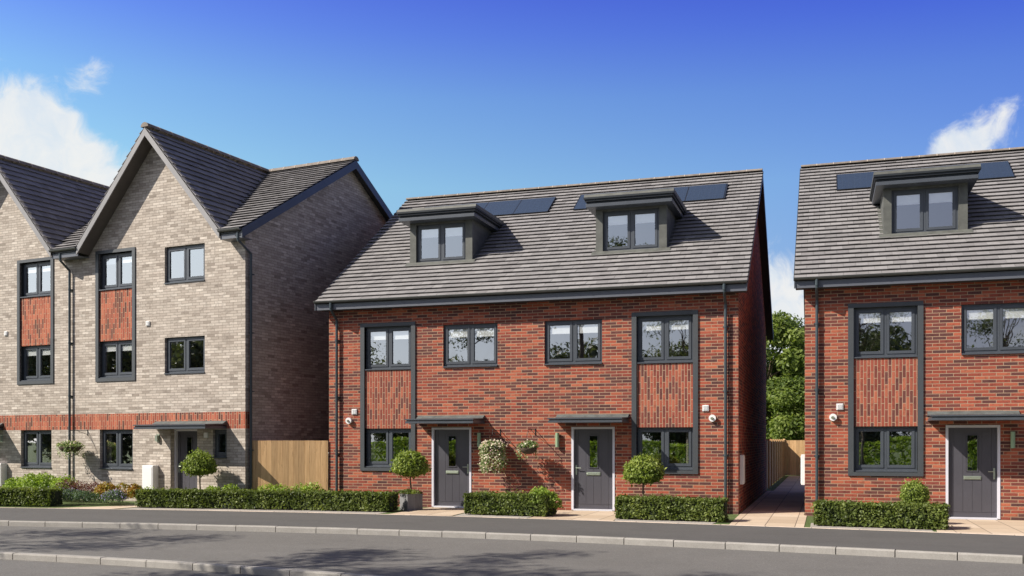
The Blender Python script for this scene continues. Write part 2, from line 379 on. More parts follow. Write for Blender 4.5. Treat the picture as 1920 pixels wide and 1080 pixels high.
def grid_wall(mb, us, vs, holes, P, mat=lambda u, v: 0, uvf=None, outline=None):
    """rectangles between all cut lines, minus holes; P maps (u,v) to a point"""
    U = sorted(set(us) | {h[0] for h in holes} | {h[1] for h in holes}); V = sorted(set(vs) | {h[2] for h in holes} | {h[3] for h in holes})
    for a, b in zip(U, U[1:]):
        for c, d in zip(V, V[1:]):
            mu, mv = (a+b)/2, (c+d)/2
            if any(h[0] < mu < h[1] and h[2] < mv < h[3] for h in holes): continue
            q = [(a, c), (b, c), (b, d), (a, d)]
            mb.face([P(*k) for k in q], mat(mu, mv), [(uvf(*k) if uvf else k) for k in q])
def reveals(mb, holes, depth, mat=0, y0=0):
    for x0, x1, z0, z1 in holes:
        mb.face([(x0, y0, z0), (x0, y0+depth, z0), (x0, y0+depth, z1), (x0, y0, z1)][::-1], mat)
        mb.face([(x1, y0, z0), (x1, y0+depth, z0), (x1, y0+depth, z1), (x1, y0, z1)], mat)
        mb.face([(x0, y0, z1), (x1, y0, z1), (x1, y0+depth, z1), (x0, y0+depth, z1)][::-1], mat)
        mb.face([(x0, y0, z0), (x1, y0, z0), (x1, y0+depth, z0), (x0, y0+depth, z0)], mat)

TW, TH = .27, .25
def tile_slope(mb, O, U, V, lenU, lenV, pred=None, th=TH, seed=1):
    """interlocking flat tiles: every tile has a tread, a nose and a dark undercut"""
    O, U, V = Vector(O), Vector(U).normalized(), Vector(V).normalized(); N = U.cross(V)
    rnd = random.Random(seed); rows = int(round(lenV/th)); th = lenV/rows; nu = int(round(lenU/TW)); tw = lenU/nu
    for j in range(rows):
        s0, s1 = j*th, (j+1)*th
        for i in range(-1, nu):
            a = (i+(.5 if j % 2 else 1))*tw; b = a+tw; a = max(0, a); b = min(lenU, b)
            if b-a < .01: continue
            c = O+U*((a+b)/2)+V*((s0+s1)/2)
            if pred and not pred(c): continue
            h = .062+rnd.uniform(-.0035, .0035); h2 = h+rnd.uniform(-.0025, .0025); e = .0025
            P = lambda u, s, n: O+U*u+V*s+N*n
            aa, bb = a+e, b-e; back = min(s1+.065, lenV)
            uv = [(i+.2, j+.2), (i+.8, j+.2), (i+.8, j+.8), (i+.2, j+.8)]; i2 = rnd.random()*.3
            mb.face([P(aa, s0, h), P(bb, s0, h2), P(bb, back, .006), P(aa, back, .006)], 0, uv)
            mb.face([P(aa, s0+.004, h-.020), P(bb, s0+.004, h2-.020), P(bb, s0, h2), P(aa, s0, h)], 0, uv)
            mb.face([P(aa, s0+.075, h-.026), P(bb, s0+.075, h2-.026), P(bb, s0+.004, h2-.020), P(aa, s0+.004, h-.020)], 0, uv)
            mb.face([P(aa, s0, h), P(aa, back, .006), P(aa, s0+.004, h-.022)], 0, uv[:3])
            mb.face([P(bb, s0, h2), P(bb, s0+.004, h2-.022), P(bb, back, .006)], 0, uv[:3])
def ridge(name, parent, p0, p1, pitch_l, r=.13, hf=.62):
    """half-round ridge tiles with mortar joints between them"""
    p0, p1 = Vector(p0), Vector(p1); d = (p1-p0); L = d.length; d.normalize(); sd = d.cross(Vector((0, 0, 1))); up = Vector((0, 0, 1))
    n = max(1, int(round(L/.45))); mb = MB(); K = 10
    def ring(s, rr): return [p0+d*s+sd*(rr*1.05*math.cos(math.pi*k/K))+up*(rr*hf*math.sin(math.pi*k/K)) for k in range(K+1)]
    for i in range(n):
        a, b = i*L/n, (i+1)*L/n
        for (s0, s1, r0, r1, m) in ((a+.012, b-.012, r, r, 0), (b-.013, b+.013, r+.006, r+.006, 1)):
            if m and i == n-1: continue
            A, B = ring(s0, r0), ring(s1, r1)
            for k in range(K): mb.face([A[k], A[k+1], B[k+1], B[k]], m)
            mb.face(A[::-1], m); mb.face(B, m)
    return mb.build(name, ['ridge', 'mortar'], parent)

def window(parent, x0, x1, z0, z1, y, lights=2, blind=.22, curtain='', sill=True, proud=.035, name='window'):
    """casement window, frame front face at depth y; panes, blinds, curtain and sill are sub-parts"""
    mb = MB(); f = .05; D = .07; cy = y
    mb.box(x0, x1, cy, cy+D, z1-f, z1); mb.box(x0, x1, cy, cy+D, z0, z0+f)
    mb.box(x0, x0+f, cy+.001, cy+D, z0+f, z1-f); mb.box(x1-f, x1, cy+.001, cy+D, z0+f, z1-f)
    xs = [x0+f, x1-f]
    if lights == 2:
        mx = (x0+x1)/2; mb.box(mx-.03, mx+.03, cy+.001, cy+D, z0+f, z1-f); xs = [x0+f, mx-.03, mx+.03, x1-f]
    panes = []
    for k in range(lights):
        a, b = xs[2*k]+.003, xs[2*k+1]-.003; c, d = z0+f+.003, z1-f-.003; s = .055; yy = cy-.014
        mb.box(a, b, yy, yy+.05, d-s, d); mb.box(a, b, yy, yy+.05, c, c+s)
        mb.box(a, a+s, yy+.001, yy+.05, c+s, d-s); mb.box(b-s, b, yy+.001, yy+.05, c+s, d-s)
        g = .012; y2 = yy+.012
        panes.append((a+s, b-s, c+s, d-s))
        mb.box(a+s, b-s, y2, y2+.02, d-s-g, d-s); mb.box(a+s, b-s, y2, y2+.02, c+s, c+s+g)
        mb.box(a+s, a+s+g, y2+.001, y2+.02, c+s+g, d-s-g); mb.box(b-s-g, b-s, y2+.001, y2+.02, c+s+g, d-s-g)
    o = mb.build(name, 'anth', parent)
    for (a, b, c, d) in panes:
        p = MB(); yy = cy+.019; j1, j2, j3 = (random.uniform(-.0035, .0035) for _ in range(3)); p.face([(a, yy, c), (b, yy+j1, c), (b, yy+j1+j2, d), (a, yy+j2, d)]); p.build('glass_pane', 'glass', o)
        if blind:
            q = MB(); zb = d-(d-c)*blind; q.box(a-.004, b+.004, cy+.034, cy+.037, zb, d+.01); q.box(a-.004, b+.004, cy+.030, cy+.042, zb-.02, zb)
            q.build('roller_blind', 'blind', o)
    if curtain:
        W = x1-x0; q = MB()
        rng = (x0+.02, x0+.20) if curtain == 'l' else (x1-.20, x1-.02)
        n = 14; pts = [(rng[0]+(rng[1]-rng[0])*i/n, cy+.13+.022*math.sin(i*1.9)) for i in range(n+1)]
        for (u0, v0), (u1, v1) in zip(pts, pts[1:]): q.face([(u0, v0, z0), (u1, v1, z0), (u1, v1, z1), (u0, v0, z1)])
        q.build('curtain', 'curtain', o)
    if sill:
        q = MB(); q.prism_x([(-proud, z0-.042), (cy+.05, z0-.042), (cy+.05, z0-.001), (cy-.02, z0-.001), (-proud, z0-.014)], x0-.0, x1+.0); q.build('window_sill', 'anthm', o)
    return o

def door(parent, x0, x1, hinge, z1=2.12, glassmat='doorglass'):
    """composite door; x0..x1 outer frame; hinge 'l': handle on the right"""
    mb = MB(); j = .055; yb = .14
    mb.box(x0, x0+j, -.012, yb, .02, z1); mb.box(x1-j, x1, -.012, yb, .02, z1); mb.box(x0+j, x1-j, -.011, yb, z1-j, z1)
    mb.box(x0+j, x1-j, -.02, yb, 0.0, .045)
    o = mb.build('door', 'doorf', parent)
    a, b, c, d = x0+j+.004, x1-j-.004, .05, z1-j-.004; W = b-a; Hh = d-c; y = .06
    gx0, gx1, gz0, gz1 = a+W*.40, a+W*.60, c+Hh*.52, c+Hh*.915
    if hinge == 'r': gx0, gx1 = a+W*.40, a+W*.60
    p = MB()
    bord = W*.11
    cols = [a, a+bord]+[a+bord+(W-2*bord)*k/4 for k in (1, 2, 3)]+[b-bord, b]
    rows = [c, c+.11, d-.09, d]; gr = .006
    for r in range(3):
        for i in range(6):
            xa, xb, za, zb = cols[i], cols[i+1], rows[r], rows[r+1]
            if r != 1 and i not in (0, 5):
                if i > 1: continue
                xb = cols[5]
            if r != 1 and i in (0, 5): pass
            inner = (r == 1 and 1 <= i <= 4)
            yy = y+(.006 if inner else 0)
            segs = [(za+gr/2, zb-gr/2)]
            xa2, xb2 = xa+gr/2, xb-gr/2
            if inner and xb2 > gx0-.03 and xa2 < gx1+.03:
                segs = [(za+gr/2, gz0-.03), (gz1+.03, zb-gr/2)]
                # slivers beside the glass slot
                if xa2 < gx0-.03: p.box(xa2, gx0-.03, yy, y+.04, gz0-.03, gz1+.03)
                if xb2 > gx1+.03: p.box(gx1+.03, xb2, yy, y+.04, gz0-.03, gz1+.03)
            for s0, s1 in segs: p.box(xa2, xb2, yy, y+.04, s0, s1)
    p.face([(a, y+.014, c), (gx0-.001, y+.014, c), (gx0-.001, y+.014, d), (a, y+.014, d)]); p.face([(gx1+.001, y+.014, c), (b, y+.014, c), (b, y+.014, d), (gx1+.001, y+.014, d)])
    p.face([(gx0, y+.014, c), (gx1, y+.014, c), (gx1, y+.014, gz0), (gx0, y+.014, gz0)]); p.face([(gx0, y+.014, gz1), (gx1, y+.014, gz1), (gx1, y+.014, d), (gx0, y+.014, d)])
    p.build('door_leaf', 'doorp', o)
    q = MB(); g = .022
    q.box(gx0-g, gx1+g, y-.008, y+.02, gz1, gz1+g); q.box(gx0-g, gx1+g, y-.008, y+.02, gz0-g, gz0)
    q.box(gx0-g, gx0, y-.007, y+.02, gz0, gz1); q.box(gx1, gx1+g, y-.007, y+.02, gz0, gz1)
    q.build('glazing_bead', 'doorp', o)
    q = MB(); q.face([(gx0, y+.008, gz0), (gx1, y+.008, gz0), (gx1, y+.008, gz1), (gx0, y+.008, gz1)]); q.build('glass_pane', glassmat, o)
    q = MB(); lx0, lx1, lz = a+W*.32, a+W*.68, c+Hh*.44
    q.box(lx0, lx1, y-.012, y+.006, lz-.04, lz+.04); q.box(lx0+.015, lx1-.015, y-.020, y-.011, lz-.028, lz-.002); q.box(lx0+.015, lx1-.015, y-.020, y-.011, lz+.004, lz+.028)
    q.build('letter_plate', 'steel', o, bevel=.003)
    q = MB(); hx = (b-.055) if hinge == 'l' else (a+.055); sg = -1 if hinge == 'l' else 1; hz = c+Hh*.49
    q.box(hx-.019, hx+.019, y-.014, y+.004, hz-.13, hz+.12); q.tube([(hx, y-.01, hz+.045), (hx, y-.055, hz+.045)], .010, 8)
    q.tube([(hx, y-.055, hz+.045), (hx+sg*.13, y-.058, hz+.043)], .010, 8)
    q.build('door_handle', 'steel', o)
    return o

def vent(parent, x, z, s=.15, face='f'):
    mb = MB(); mb.box(x-s/2, x+s/2, -.03, -.001, z-s/2, z+s/2)
    for k in range(5):
        zz = z-s*.34+k*s*.17; mb.box(x-s*.36, x+s*.36, -.042, -.028, zz-.006, zz+.006)
    return mb.build('wall_vent', 'white', parent)
def sensor(parent, x, z):
    mb = MB(); mb.tube([(x, -.001, z), (x, -.05, z), (x, -.085, z)], .085, 20); mb.tube([(x-.0, -.085, z), (x-.012, -.11, z-.01)], .034, 14, 1)
    return mb.build('alarm_sounder', ['white', 'steel'], parent)
def wall_light(parent, x, z):
    mb = MB(); mb.box(x-.03, x+.03, -.025, -.001, z-.06, z+.06); mb.tube([(x, -.075, z-.18), (x, -.075, z+.18)], .048, 18)
    mb.tube([(x, -.075, z-.188), (x, -.075, z-.178)], .036, 18)
    return mb.build('wall_light', 'lampg', parent, smooth=False)

def canopy(parent, x0, x1, depth, zt, up=True, slope=.03):
    """flat door canopy: thin roof edge, shadow gap, lower fascia, soffit and a lead upstand at the wall"""
    mb = MB(); d = depth
    mb.prism_x([(-d, zt-.03), (-.002, zt-.03+slope), (-.002, zt+slope), (-d, zt)], x0, x1)
    mb.box(x0+.03, x1-.03, -d+.045, -.002, zt-.062, zt-.0305)
    mb.box(x0+.012, x1-.012, -d+.02, -.002, zt-.115, zt-.0625)
    o = mb.build('door_canopy', 'anthm', parent, bevel=0)
    if up:
        q = MB(); q.prism_x([(-.16, zt+slope*.9), (-.002, zt+slope*.9), (-.002, zt+.105), (-.02, zt+.105)], x0+.01, x1-.01); q.build('lead_flashing', 'lintel', o)
    return o
def downpipe(parent, x, ztop, y_g=-.41, y_w=-.075, zb=.02, px=None, r=.036, name='downpipe'):
    xw = x if px is None else px[0]; yw = y_w if px is None else px[1]
    mb = MB(); mb.tube([(x, y_g, ztop), (x, y_g, ztop-.16)], r+.004, 12)
    mb.tube([(x, y_g, ztop-.15), (x, y_g, ztop-.2), (xw, yw, ztop-.45), (xw, yw, ztop-.5)], r*.92, 12)
    mb.tube([(xw, yw, ztop-.46), (xw, yw, zb)], r, 14)
    z = ztop-1.0
    while z > .3:
        mb.tube([(xw, yw, z-.025), (xw, yw, z+.025)], r+.007, 14); mb.box(xw-.07, xw+.07, yw+r*.6, yw+r+.028, z-.013, z+.013) ; z -= 1.55
    return mb.build(name, 'pipe', parent)
def gutter(parent, x0, x1, y, z, name='gutter'):
    mb = MB(); K = 9; r = .058
    r = .054; prof = [(y-r-r*math.cos(math.pi*k/K)*1.0, z-r*1.05*math.sin(math.pi*k/K)) for k in range(K+1)]
    for (a, b), (c, d) in zip(prof, prof[1:]):
        mb.face([(x0, a, b), (x0, c, d), (x1, c, d), (x1, a, b)]); mb.face([(x0, a, b+.004), (x1, a, b+.004), (x1, c, d+.004), (x0, c, d+.004)])
    for xx in (x0, x1): mb.face([(xx, a, b) for a, b in prof])
    mb.box(x0, x1, prof[0][0]-.004, prof[0][0]+.006, z-.004, z+.006)
    n = max(1, int((x1-x0)/.95))
    for i in range(n+1):
        xx = x0+.1+(x1-x0-.2)*i/n
        P2 = [(y-r-(r+.004)*math.cos(math.pi*k/K), z-(r*1.05+.004)*math.sin(math.pi*k/K)) for k in range(K+1)]
        for (a, b), (c, d) in zip(P2, P2[1:]): mb.face([(xx-.012, a, b), (xx-.012, c, d), (xx+.012, c, d), (xx+.012, a, b)])
        mb.box(xx-.011, xx+.011, y-.014, y-.001, z-.08, z-.03)
    return mb.build(name, 'gutter', parent)

# ------------------------------------------------------------------ the pair of red brick houses
HW, HD = 11.01, 11.55                     # width, depth
EZ, RZ = 5.50, 9.74                       # eaves and ridge height of the tile plane
EY, RY = -.385, 5.78
K = (RZ-EZ)/(RY-EY)
def zroof(y): return EZ+K*(y-EY)
DORM = [(1.807, 3.684), (7.185, 9.072)]
def red_house(label):
    t = thing('brick_house', label, 'house', (-13.008, 24, 0), 0, None)
    bays = [(.963, 2.585), (8.418, 10.052)]; T = .122
    wins = [(3.376, 4.896), (6.163, 7.666)]
    doors = [(3.05, 4.17, 'l'), (6.872, 7.99, 'r')]
    holes = [(a+T, b-T, 1.03, 4.853) for a, b in bays]+[(a, b, 3.70, 4.832) for a, b in wins]+[(a, b, 0, 2.12) for a, b, _ in doors]
    mb = MB(); top = 5.50
    grid_wall(mb, [0, HW], [-.15, top], holes, lambda u, v: (u, 0, v)); reveals(mb, holes, .20)
    pr = [(0, -.15), (HD, -.15), (HD, top), (RY, zroof(RY)-.1), (0, top)]
    mb.face([(HW, y, z) for y, z in pr], 0); mb.face([(0, y, z) for y, z in reversed(pr)], 0)
    mb.face([(HW, HD, -.15), (0, HD, -.15), (0, HD, top), (HW, HD, top)])
    mb.build('wall', 'red', t)
    # rooms behind the glass
    q = MB(); yb = 3.6
    q.face([(.02, yb, 0), (HW-.02, yb, 0), (HW-.02, yb, 7.95), (.02, yb, 7.95)])
    for z in (0.02, 2.45, 2.72, 5.2): q.face([(.02, .22, z), (HW-.02, .22, z), (HW-.02, yb, z), (.02, yb, z)])
    for x in (2.8, 5.45, 5.56, 8.2): q.face([(x, .22, 0), (x, yb, 0), (x, yb, 5.2), (x, .22, 5.2)])
    q.build('room', 'room', t)
    for k, (a, b) in enumerate(bays):
        z0, z1 = .955, 4.95
        q = MB(); y0, y1 = -.035, .115
        q.box(a, b, y0, y1, z1-T*.8, z1); q.box(a, b, y0, y1, z0, z0+.085)
        q.box(a, a+T, y0, y1, z0+.085, z1-T*.8); q.box(b-T, b, y0, y1, z0+.085, z1-T*.8)
        q.build('window_surround', 'trim', t)
        q = MB(); q.box(a+T, b-T, .012, .16, 2.10, 3.672); q.build('brick_panel', 'redv', t)
        window(t, a+T+.002, b-T-.002, 3.722, 4.848, .088, 2, .235, '', proud=.02)
        window(t, a+T+.002, b-T-.002, 1.09, 2.098, .100, 2, 0, 'l' if k == 0 else 'r', proud=.0)
    for a, b in wins: window(t, a+.002, b-.002, 3.742, 4.830, .062, 2, .235, '', proud=.045)
    for a, b, h in doors: door(t, a+.002, b-.002, h, 2.118)
    canopy(t, 2.66, 4.55, .90, 2.33); canopy(t, 6.49, 8.36, .90, 2.33)
    vent(t, .78, 2.56); sensor(t, .63, 2.315); vent(t, 10.232, 2.56); sensor(t, 10.40, 2.315)
    wall_light(t, 4.41, 1.79); wall_light(t, 6.52, 1.79)
    for sx, y in ((HW, .42), ):
        q = MB(); q.box(sx+.001, sx+.085, y, y+.42, .70, 1.42); q.box(sx+.085, sx+.095, y+.03, y+.39, .73, 1.39); q.build('meter_box', 'white', t, bevel=.006)
    q = MB(); q.box(-.085, -.001, .10, .52, .72, 1.44); q.box(-.095, -.085, .13, .49, .75, 1.41); q.build('meter_box', 'white', t, bevel=.006)
    # roof: deck, tiles, ridge, verges, soffit
    X0, X1 = -.232, HW+.232
    def indorm(c): return any(a+.02 < c.x < b-.02 and 1.42 < c.y < 3.12 for a, b in DORM)
    L = math.hypot(RY-EY, RZ-EZ); V = Vector((0, RY-EY, RZ-EZ)).normalized()
    tm = MB(); tile_slope(tm, (X0, EY, EZ), (1, 0, 0), V, X1-X0, L, lambda c: not indorm(c), seed=3)
    roof = tm.build('roof', 'tile', t)
    dk = MB(); sv = lambda y: math.hypot(y-EY, zroof(y)-EZ)
    P = lambda u, s, o=0: (u, EY+V.y*s, EZ+V.z*s-o)
    grid_wall(dk, [X0+.01, X1-.01], [.03, L], [(a+.02, b-.02, sv(1.45), sv(3.1)) for a, b in DORM], lambda u, v: P(u, v))
    dk.face([(X0, 2*RY-EY, EZ), (X1, 2*RY-EY, EZ), (X1, RY, RZ), (X0, RY, RZ)])
    grid_wall(dk, [X0+.01, X1-.01], [.03, L], [(a+.02, b-.02, sv(1.45), sv(3.1)) for a, b in DORM], lambda u, v: P(u, v, .10))
    dk.build('roof_deck', 'soffit', roof)
    ridge('ridge_tile', roof, (X0, RY, RZ+.015), (X1, RY, RZ+.015), 0)
    yb2 = 2*RY-EY
    for s, xa, xb in (('l', X0, X0+.028), ('r', X1-.028, X1)):
        q = MB()
        prof = [(EY, EZ-.19), (RY, RZ-.20), (yb2, EZ-.19), (yb2, EZ-.005), (RY, RZ-.005), (EY, EZ-.005)]
        for (m, n2) in ((0, 1), (1, 2)):
            A, B = prof[m], prof[n2]; C2, D2 = prof[5-n2], prof[5-m]
            q.prism_x([A, B, C2, D2], xa, xb)
        q.build('bargeboard', 'anth', roof)
        q = MB(); x_in, x_out = (xb, 0) if s == 'l' else (HW, xa)
        q.face([(x_in, EY+.05, EZ-.13), (x_out, EY+.05, EZ-.13), (x_out, RY, RZ-.15), (x_in, RY, RZ-.15)])
        q.face([(x_in, yb2-.05, EZ-.13), (x_out, yb2-.05, EZ-.13), (x_out, RY, RZ-.15), (x_in, RY, RZ-.15)]); q.build('soffit', 'soffit', roof)
        # dry verge caps, one unit per course
        q = MB(); n = int(round(L/TH)); xo = xa-.014 if s == 'l' else xb+.001
        for i in range(n):
            s0, s1 = i*L/n+.006, (i+1)*L/n-.002
            a0, b0 = EY+V.y*s0, EZ+V.z*s0; a1, b1 = EY+V.y*s1, EZ+V.z*s1
            q.prism_x([(a0, b0-.02), (a1, b1-.04), (a1, b1+.018), (a0, b0+.056)], xo, xo+.013)
        q.build('verge_cap', 'soffit', roof)
    q = MB(); q.box(X0+.03, X1-.03, -.36, -.335, 5.316, 5.480); q.build('fascia', 'fasc', roof)
    q = MB(); q.box(X0+.03, X1-.03, -.334, -.001, 5.325, 5.34); q.build('soffit', 'soffit', roof)
    gutter(t, X0, X1, -.362, 5.548)
    downpipe(t, .273, 5.515); downpipe(t, 10.715, 5.515)
    # dormers
    for a, b in DORM:
        zt, zb, yf = 8.0, 6.69, 1.39
        wx0, wx1, wz0, wz1 = a+.186, b-.200, 6.80, 7.86
        q = MB(); grid_wall(q, [a, b], [zb, zt], [(wx0, wx1, wz0, wz1)], lambda u, v: (u, yf, v)); reveals(q, [(wx0, wx1, wz0, wz1)], .12, 0, yf)
        ye = (zt-EZ)/K+EY
        for x, fl in ((a, 1), (b, 0)):
            tri = [(x, yf, zb), (x, ye+.1, zt), (x, yf, zt)]
            q.face(tri[::-1] if not fl else tri)
        dr = q.build('dormer', 'lead', t)
        # lead apron and side soakers lying on the tiles
        q = MB(); z_ap = zroof(yf-.17)
        q.face([(a-.10, yf-.17, z_ap+.065), (b+.10, yf-.17, z_ap+.065), (b+.10, yf-.004, zb+.11), (a-.10, yf-.004, zb+.11)])
        q.face([(a, yf-.006, zb), (b, yf-.006, zb), (b, yf-.006, zb+.105), (a, yf-.006, zb+.105)])
        for xa, xb in ((a-.075, a-.002), (b+.002, b+.075)):
            q.face([(xa, yf, zroof(yf)+.06), (xb, yf, zroof(yf)+.06), (xb, ye, zroof(ye)+.06), (xa, ye, zroof(ye)+.06)])
        q.build('lead_flashing', 'lead', dr)
        x0, x1 = a-.24, b+.24; yo = .99; yr = ye+.12
        q = MB(); q.box(x0, x1, yo, yr, 8.115, 8.165); q.box(x0+.03, x1-.03, yo+.03, yr-.02, 8.06, 8.114); q.box(x0+.075, x1-.075, yo+.08, yr-.05, 8.00, 8.059)
        q.build('roof_edge', 'edge', dr)
        q = MB()
        q.box(x0+.05, x1-.05, yo+.05, yr-.08, 7.91, 7.999)
        q.build('dormer_roof', 'anth', dr, bevel=.006)
        q = MB(); q.prism_x([(yo+.03, 8.166), (yr+.1, 8.166), (yr+.1, 8.27), (yo+.06, 8.245)], x0+.005, x1-.005); q.build('roof_covering', 'lead', dr)
        wmb = window_sub(dr, wx0+.002, wx1-.002, wz0, wz1-.002, yf+.085)
    # solar panels
    def onp(y): return zroof(y)
    for a, b in ((.75, 5.12), (5.90, 10.30)):
        y0, y1 = 4.03, 4.98
        q = MB(); n = Vector((0, -V.z, V.y)); c = [(a, y0), (b, y0), (b, y1), (a, y1)]
        lo = [Vector((x, y, zroof(y)))+n*.055 for x, y in c]; hi = [p+n*.035 for p in lo]
        q.face(hi, 0, [(0, 0), (b-a, 0), (b-a, 1.15), (0, 1.15)])
        for i in range(4): q.face([lo[i], lo[(i+1) % 4], hi[(i+1) % 4], hi[i]], 1)
        q.build('solar_panel', ['solar', 'black'], t)
    return t
def window_sub(parent, x0, x1, z0, z1, y):
    """window of a dormer: frame, panes and blinds all directly under the dormer"""
    tmp = window(parent, x0, x1, z0, z1, y, 2, .27, '', sill=False)
    for ch in list(tmp.children): ch.parent = parent
    return tmp

house1 = red_house('complete red brick pair of houses with two front doors, in the centre of the street')
house2 = copy_tree(house1); house2.location = (-13.008+12.542, 24, 0)
tag(house2, 'red brick house pair cut by the right edge, with one door in view')
tag(house1, group='matching red brick houses'); tag(house2, group='matching red brick houses')

# ------------------------------------------------------------------ grey brick terrace (left)
def grey_terrace():
    rz = R(17.83-25.46)
    t = thing('terraced_house', 'pale grey brick three storey terrace with steep twin front gables and a red brick band', 'house', (-15.143, 23.205, -.0704), rz); t.scale = (1.04, 1.04, 1.04)
    XL = -12.54; D = 7.75; GC = [-3.12, -9.42]; GW = 2.61; GZ = 10.33; GE = 7.30
    k = (GZ-GE)/GW; mk = .60; MY = 4.72; ey = -.45
    def zmain(y): return 10.36-mk*abs(y-MY)
    bays = [(-5.464, -3.922), (-8.757, -7.196)]; T = .115
    low = [(-5.322, -4.032), (-8.62, -7.30)]
    sq = [(-2.837, -1.392), (-11.15, -9.70)]
    drs = [(-2.62, -1.66, 'r'), (-10.88, -9.92, 'l')]
    sw = [(-1.11, -.63), (-11.91, -11.43)]
    holes = [(a+T, b-T, 3.56, 7.12) for a, b in bays]+[(a, b, .98, 2.09) for a, b in low]+[(a, b, 6.12, 7.11) for a, b in sq]+[(a, b, 3.62, 4.61) for a, b in sq] \
        + [(a, b, 0, 2.09) for a, b, _ in drs]+[(a, b, 1.32, 2.07) for a, b in sw]
    mb = MB()
    grid_wall(mb, [XL, 0], [-.15, 2.09, 2.54, 7.20], holes, lambda u, v: (u, 0, v), lambda u, v: 1 if 2.09 < v < 2.54 else 0)
    reveals(mb, holes, .3)
    for c in GC:
        w2 = GW-.1
        mb.face([(c-w2-.1, 0, 7.20), (c+w2+.1, 0, 7.20), (c, 0, GZ-.06)])
    # side walls
    for x, fl in ((0, 0), (XL, 1)):
        pr = [(0, 2.54), (D, 2.54), (D, zmain(D)-.1), (MY, 10.26), (0, 7.35)]
        lo = [(0, -.15), (D, -.15), (D, 2.09), (0, 2.09)]; bd = [(.0, 2.09), (.225, 2.09), (.225, 2.54), (.0, 2.54)]; bd2 = [(.225, 2.09), (D, 2.09), (D, 2.54), (.225, 2.54)]
        for p, m in ((pr, 0), (lo, 0), (bd, 1), (bd2, 0)):
            f = [(x, y, z) for y, z in p]; mb.face(f[::-1] if fl else f, m)
    mb.face([(0, D, -.15), (XL, D, -.15), (XL, D, zmain(D)), (0, D, zmain(D))])
    mb.build('wall', ['grey', 'red2'], t)
    q = MB(); yb = 3.4
    q.face([(XL+.02, yb, 0), (-.02, yb, 0), (-.02, yb, 7.2), (XL+.02, yb, 7.2)])
    for z in (.02, 2.45, 2.8, 5.2, 5.4, 7.2): q.face([(XL+.02, .22, z), (-.02, .22, z), (-.02, yb, z), (XL+.02, yb, z)])
    for x in (-3.4, -6.27, -9.2): q.face([(x, .22, 0), (x, yb, 0), (x, yb, 7.2), (x, .22, 7.2)])
    q.build('room', 'room', t)
    for a, b in bays:
        z0, z1 = 3.462, 7.21; q = MB(); y0, y1 = -.03, .12
        q.box(a, b, y0, y1, z1-.09, z1); q.box(a, b, y0, y1, z0, z0+.098)
        q.box(a, a+T, y0, y1, z0+.098, z1-.09); q.box(b-T, b, y0, y1, z0+.098, z1-.09); q.build('window_surround', 'trim', t)
        q = MB(); q.box(a+T, b-T, .015, .17, 4.62, 6.07); q.build('brick_panel', 'red2', t)
        window(t, a+T+.002, b-T-.002, 6.115, 7.115, .105, 2, .2, proud=.02)
        window(t, a+T+.002, b-T-.002, 3.60, 4.618, .105, 2, .2, proud=.0)
    for a, b in low: window(t, a+.002, b-.002, 1.0, 2.088, .10, 2, 0, 'l', proud=.04)
    for a, b in sq:
        window(t, a+.002, b-.002, 6.13, 7.108, .085, 2, 0, proud=.03); window(t, a+.002, b-.002, 3.64, 4.608, .085, 2, 0, proud=.03)
    for a, b in sw: window(t, a+.002, b-.002, 1.34, 2.068, .09, 1, 0, proud=.03)
    for a, b, h in drs: door(t, a+.002, b-.002, h, 2.088).location.y = .15
    canopy(t, -3.15, -.615, .83, 2.20); canopy(t, -11.92, -9.39, .83, 2.20)
    for x in (-3.446, -9.262): vent(t, x, 5.035, .13)
    for x in (-3.46, -9.63):
        q = MB(); q.box(x, x+.40, -.21, -.001, .12, 1.09); q.box(x+.03, x+.37, -.222, -.21, .16, 1.05); q.build('meter_box', 'white', t, bevel=.012)
    for x in (-3.067, -9.47):
        q = MB(); q.box(x-.05, x+.05, -.02, -.001, 1.73, 1.95); q.box(x-.04, x+.04, -.09, -.02, 1.76, 1.92); q.build('wall_light', 'steel', t)
    for x in (-1.336, -11.2):
        q = MB(); q.box(x-.065, x+.065, -.035, -.001, 1.85, 1.99); q.build('door_entry_panel', 'white', t)
    # main roof
    X0, X1 = XL-.25, .257; zE = zmain(ey)
    V = Vector((0, 1, mk)).normalized(); L = (MY-ey)*math.hypot(1, mk)
    ing = lambda x, m=0: any(abs(x-c) < GW-.02+m for c in GC)
    def pred(c):
        if ing(c.x):
            if c.y < .3: return False
            cc = min(GC, key=lambda g: abs(c.x-g)); return GZ-k*abs(c.x-cc) < c.z+.5
        return True
    tm = MB(); tile_slope(tm, (X0, ey, zE), (1, 0, 0), V, X1-X0, L, pred, seed=11)
    # cross gables: both slopes of each, ridge running back to the main ridge
    for gi, c in enumerate(GC):
        yl = 5.0; Ls = GW*math.hypot(1, k)
        def predc(p): return p.z > zmain(p.y)-.35
        tile_slope(tm, (c+GW, ey, GE), (0, 1, 0), Vector((-1, 0, k)), yl, Ls, predc, seed=21+gi)
        tile_slope(tm, (c-GW, ey+yl, GE), (0, -1, 0), Vector((1, 0, k)), yl, Ls, predc, seed=31+gi)
    roof = tm.build('roof', 'tile', t)
    dk = MB()
    segs = [X0, GC[1]-GW, GC[1]+GW, GC[0]-GW, GC[0]+GW, X1]
    for i, (a, b) in enumerate(zip(segs, segs[1:])):
        y0 = .05 if i % 2 else ey+.02
        for o in (0, .1): dk.face([(a, y0, zmain(y0)-o), (b, y0, zmain(y0)-o), (b, MY, 10.36-o), (a, MY, 10.36-o)])
    dk.face([(X0, D+.3, zmain(D+.3)), (X1, D+.3, zmain(D+.3)), (X1, MY, 10.36), (X0, MY, 10.36)])
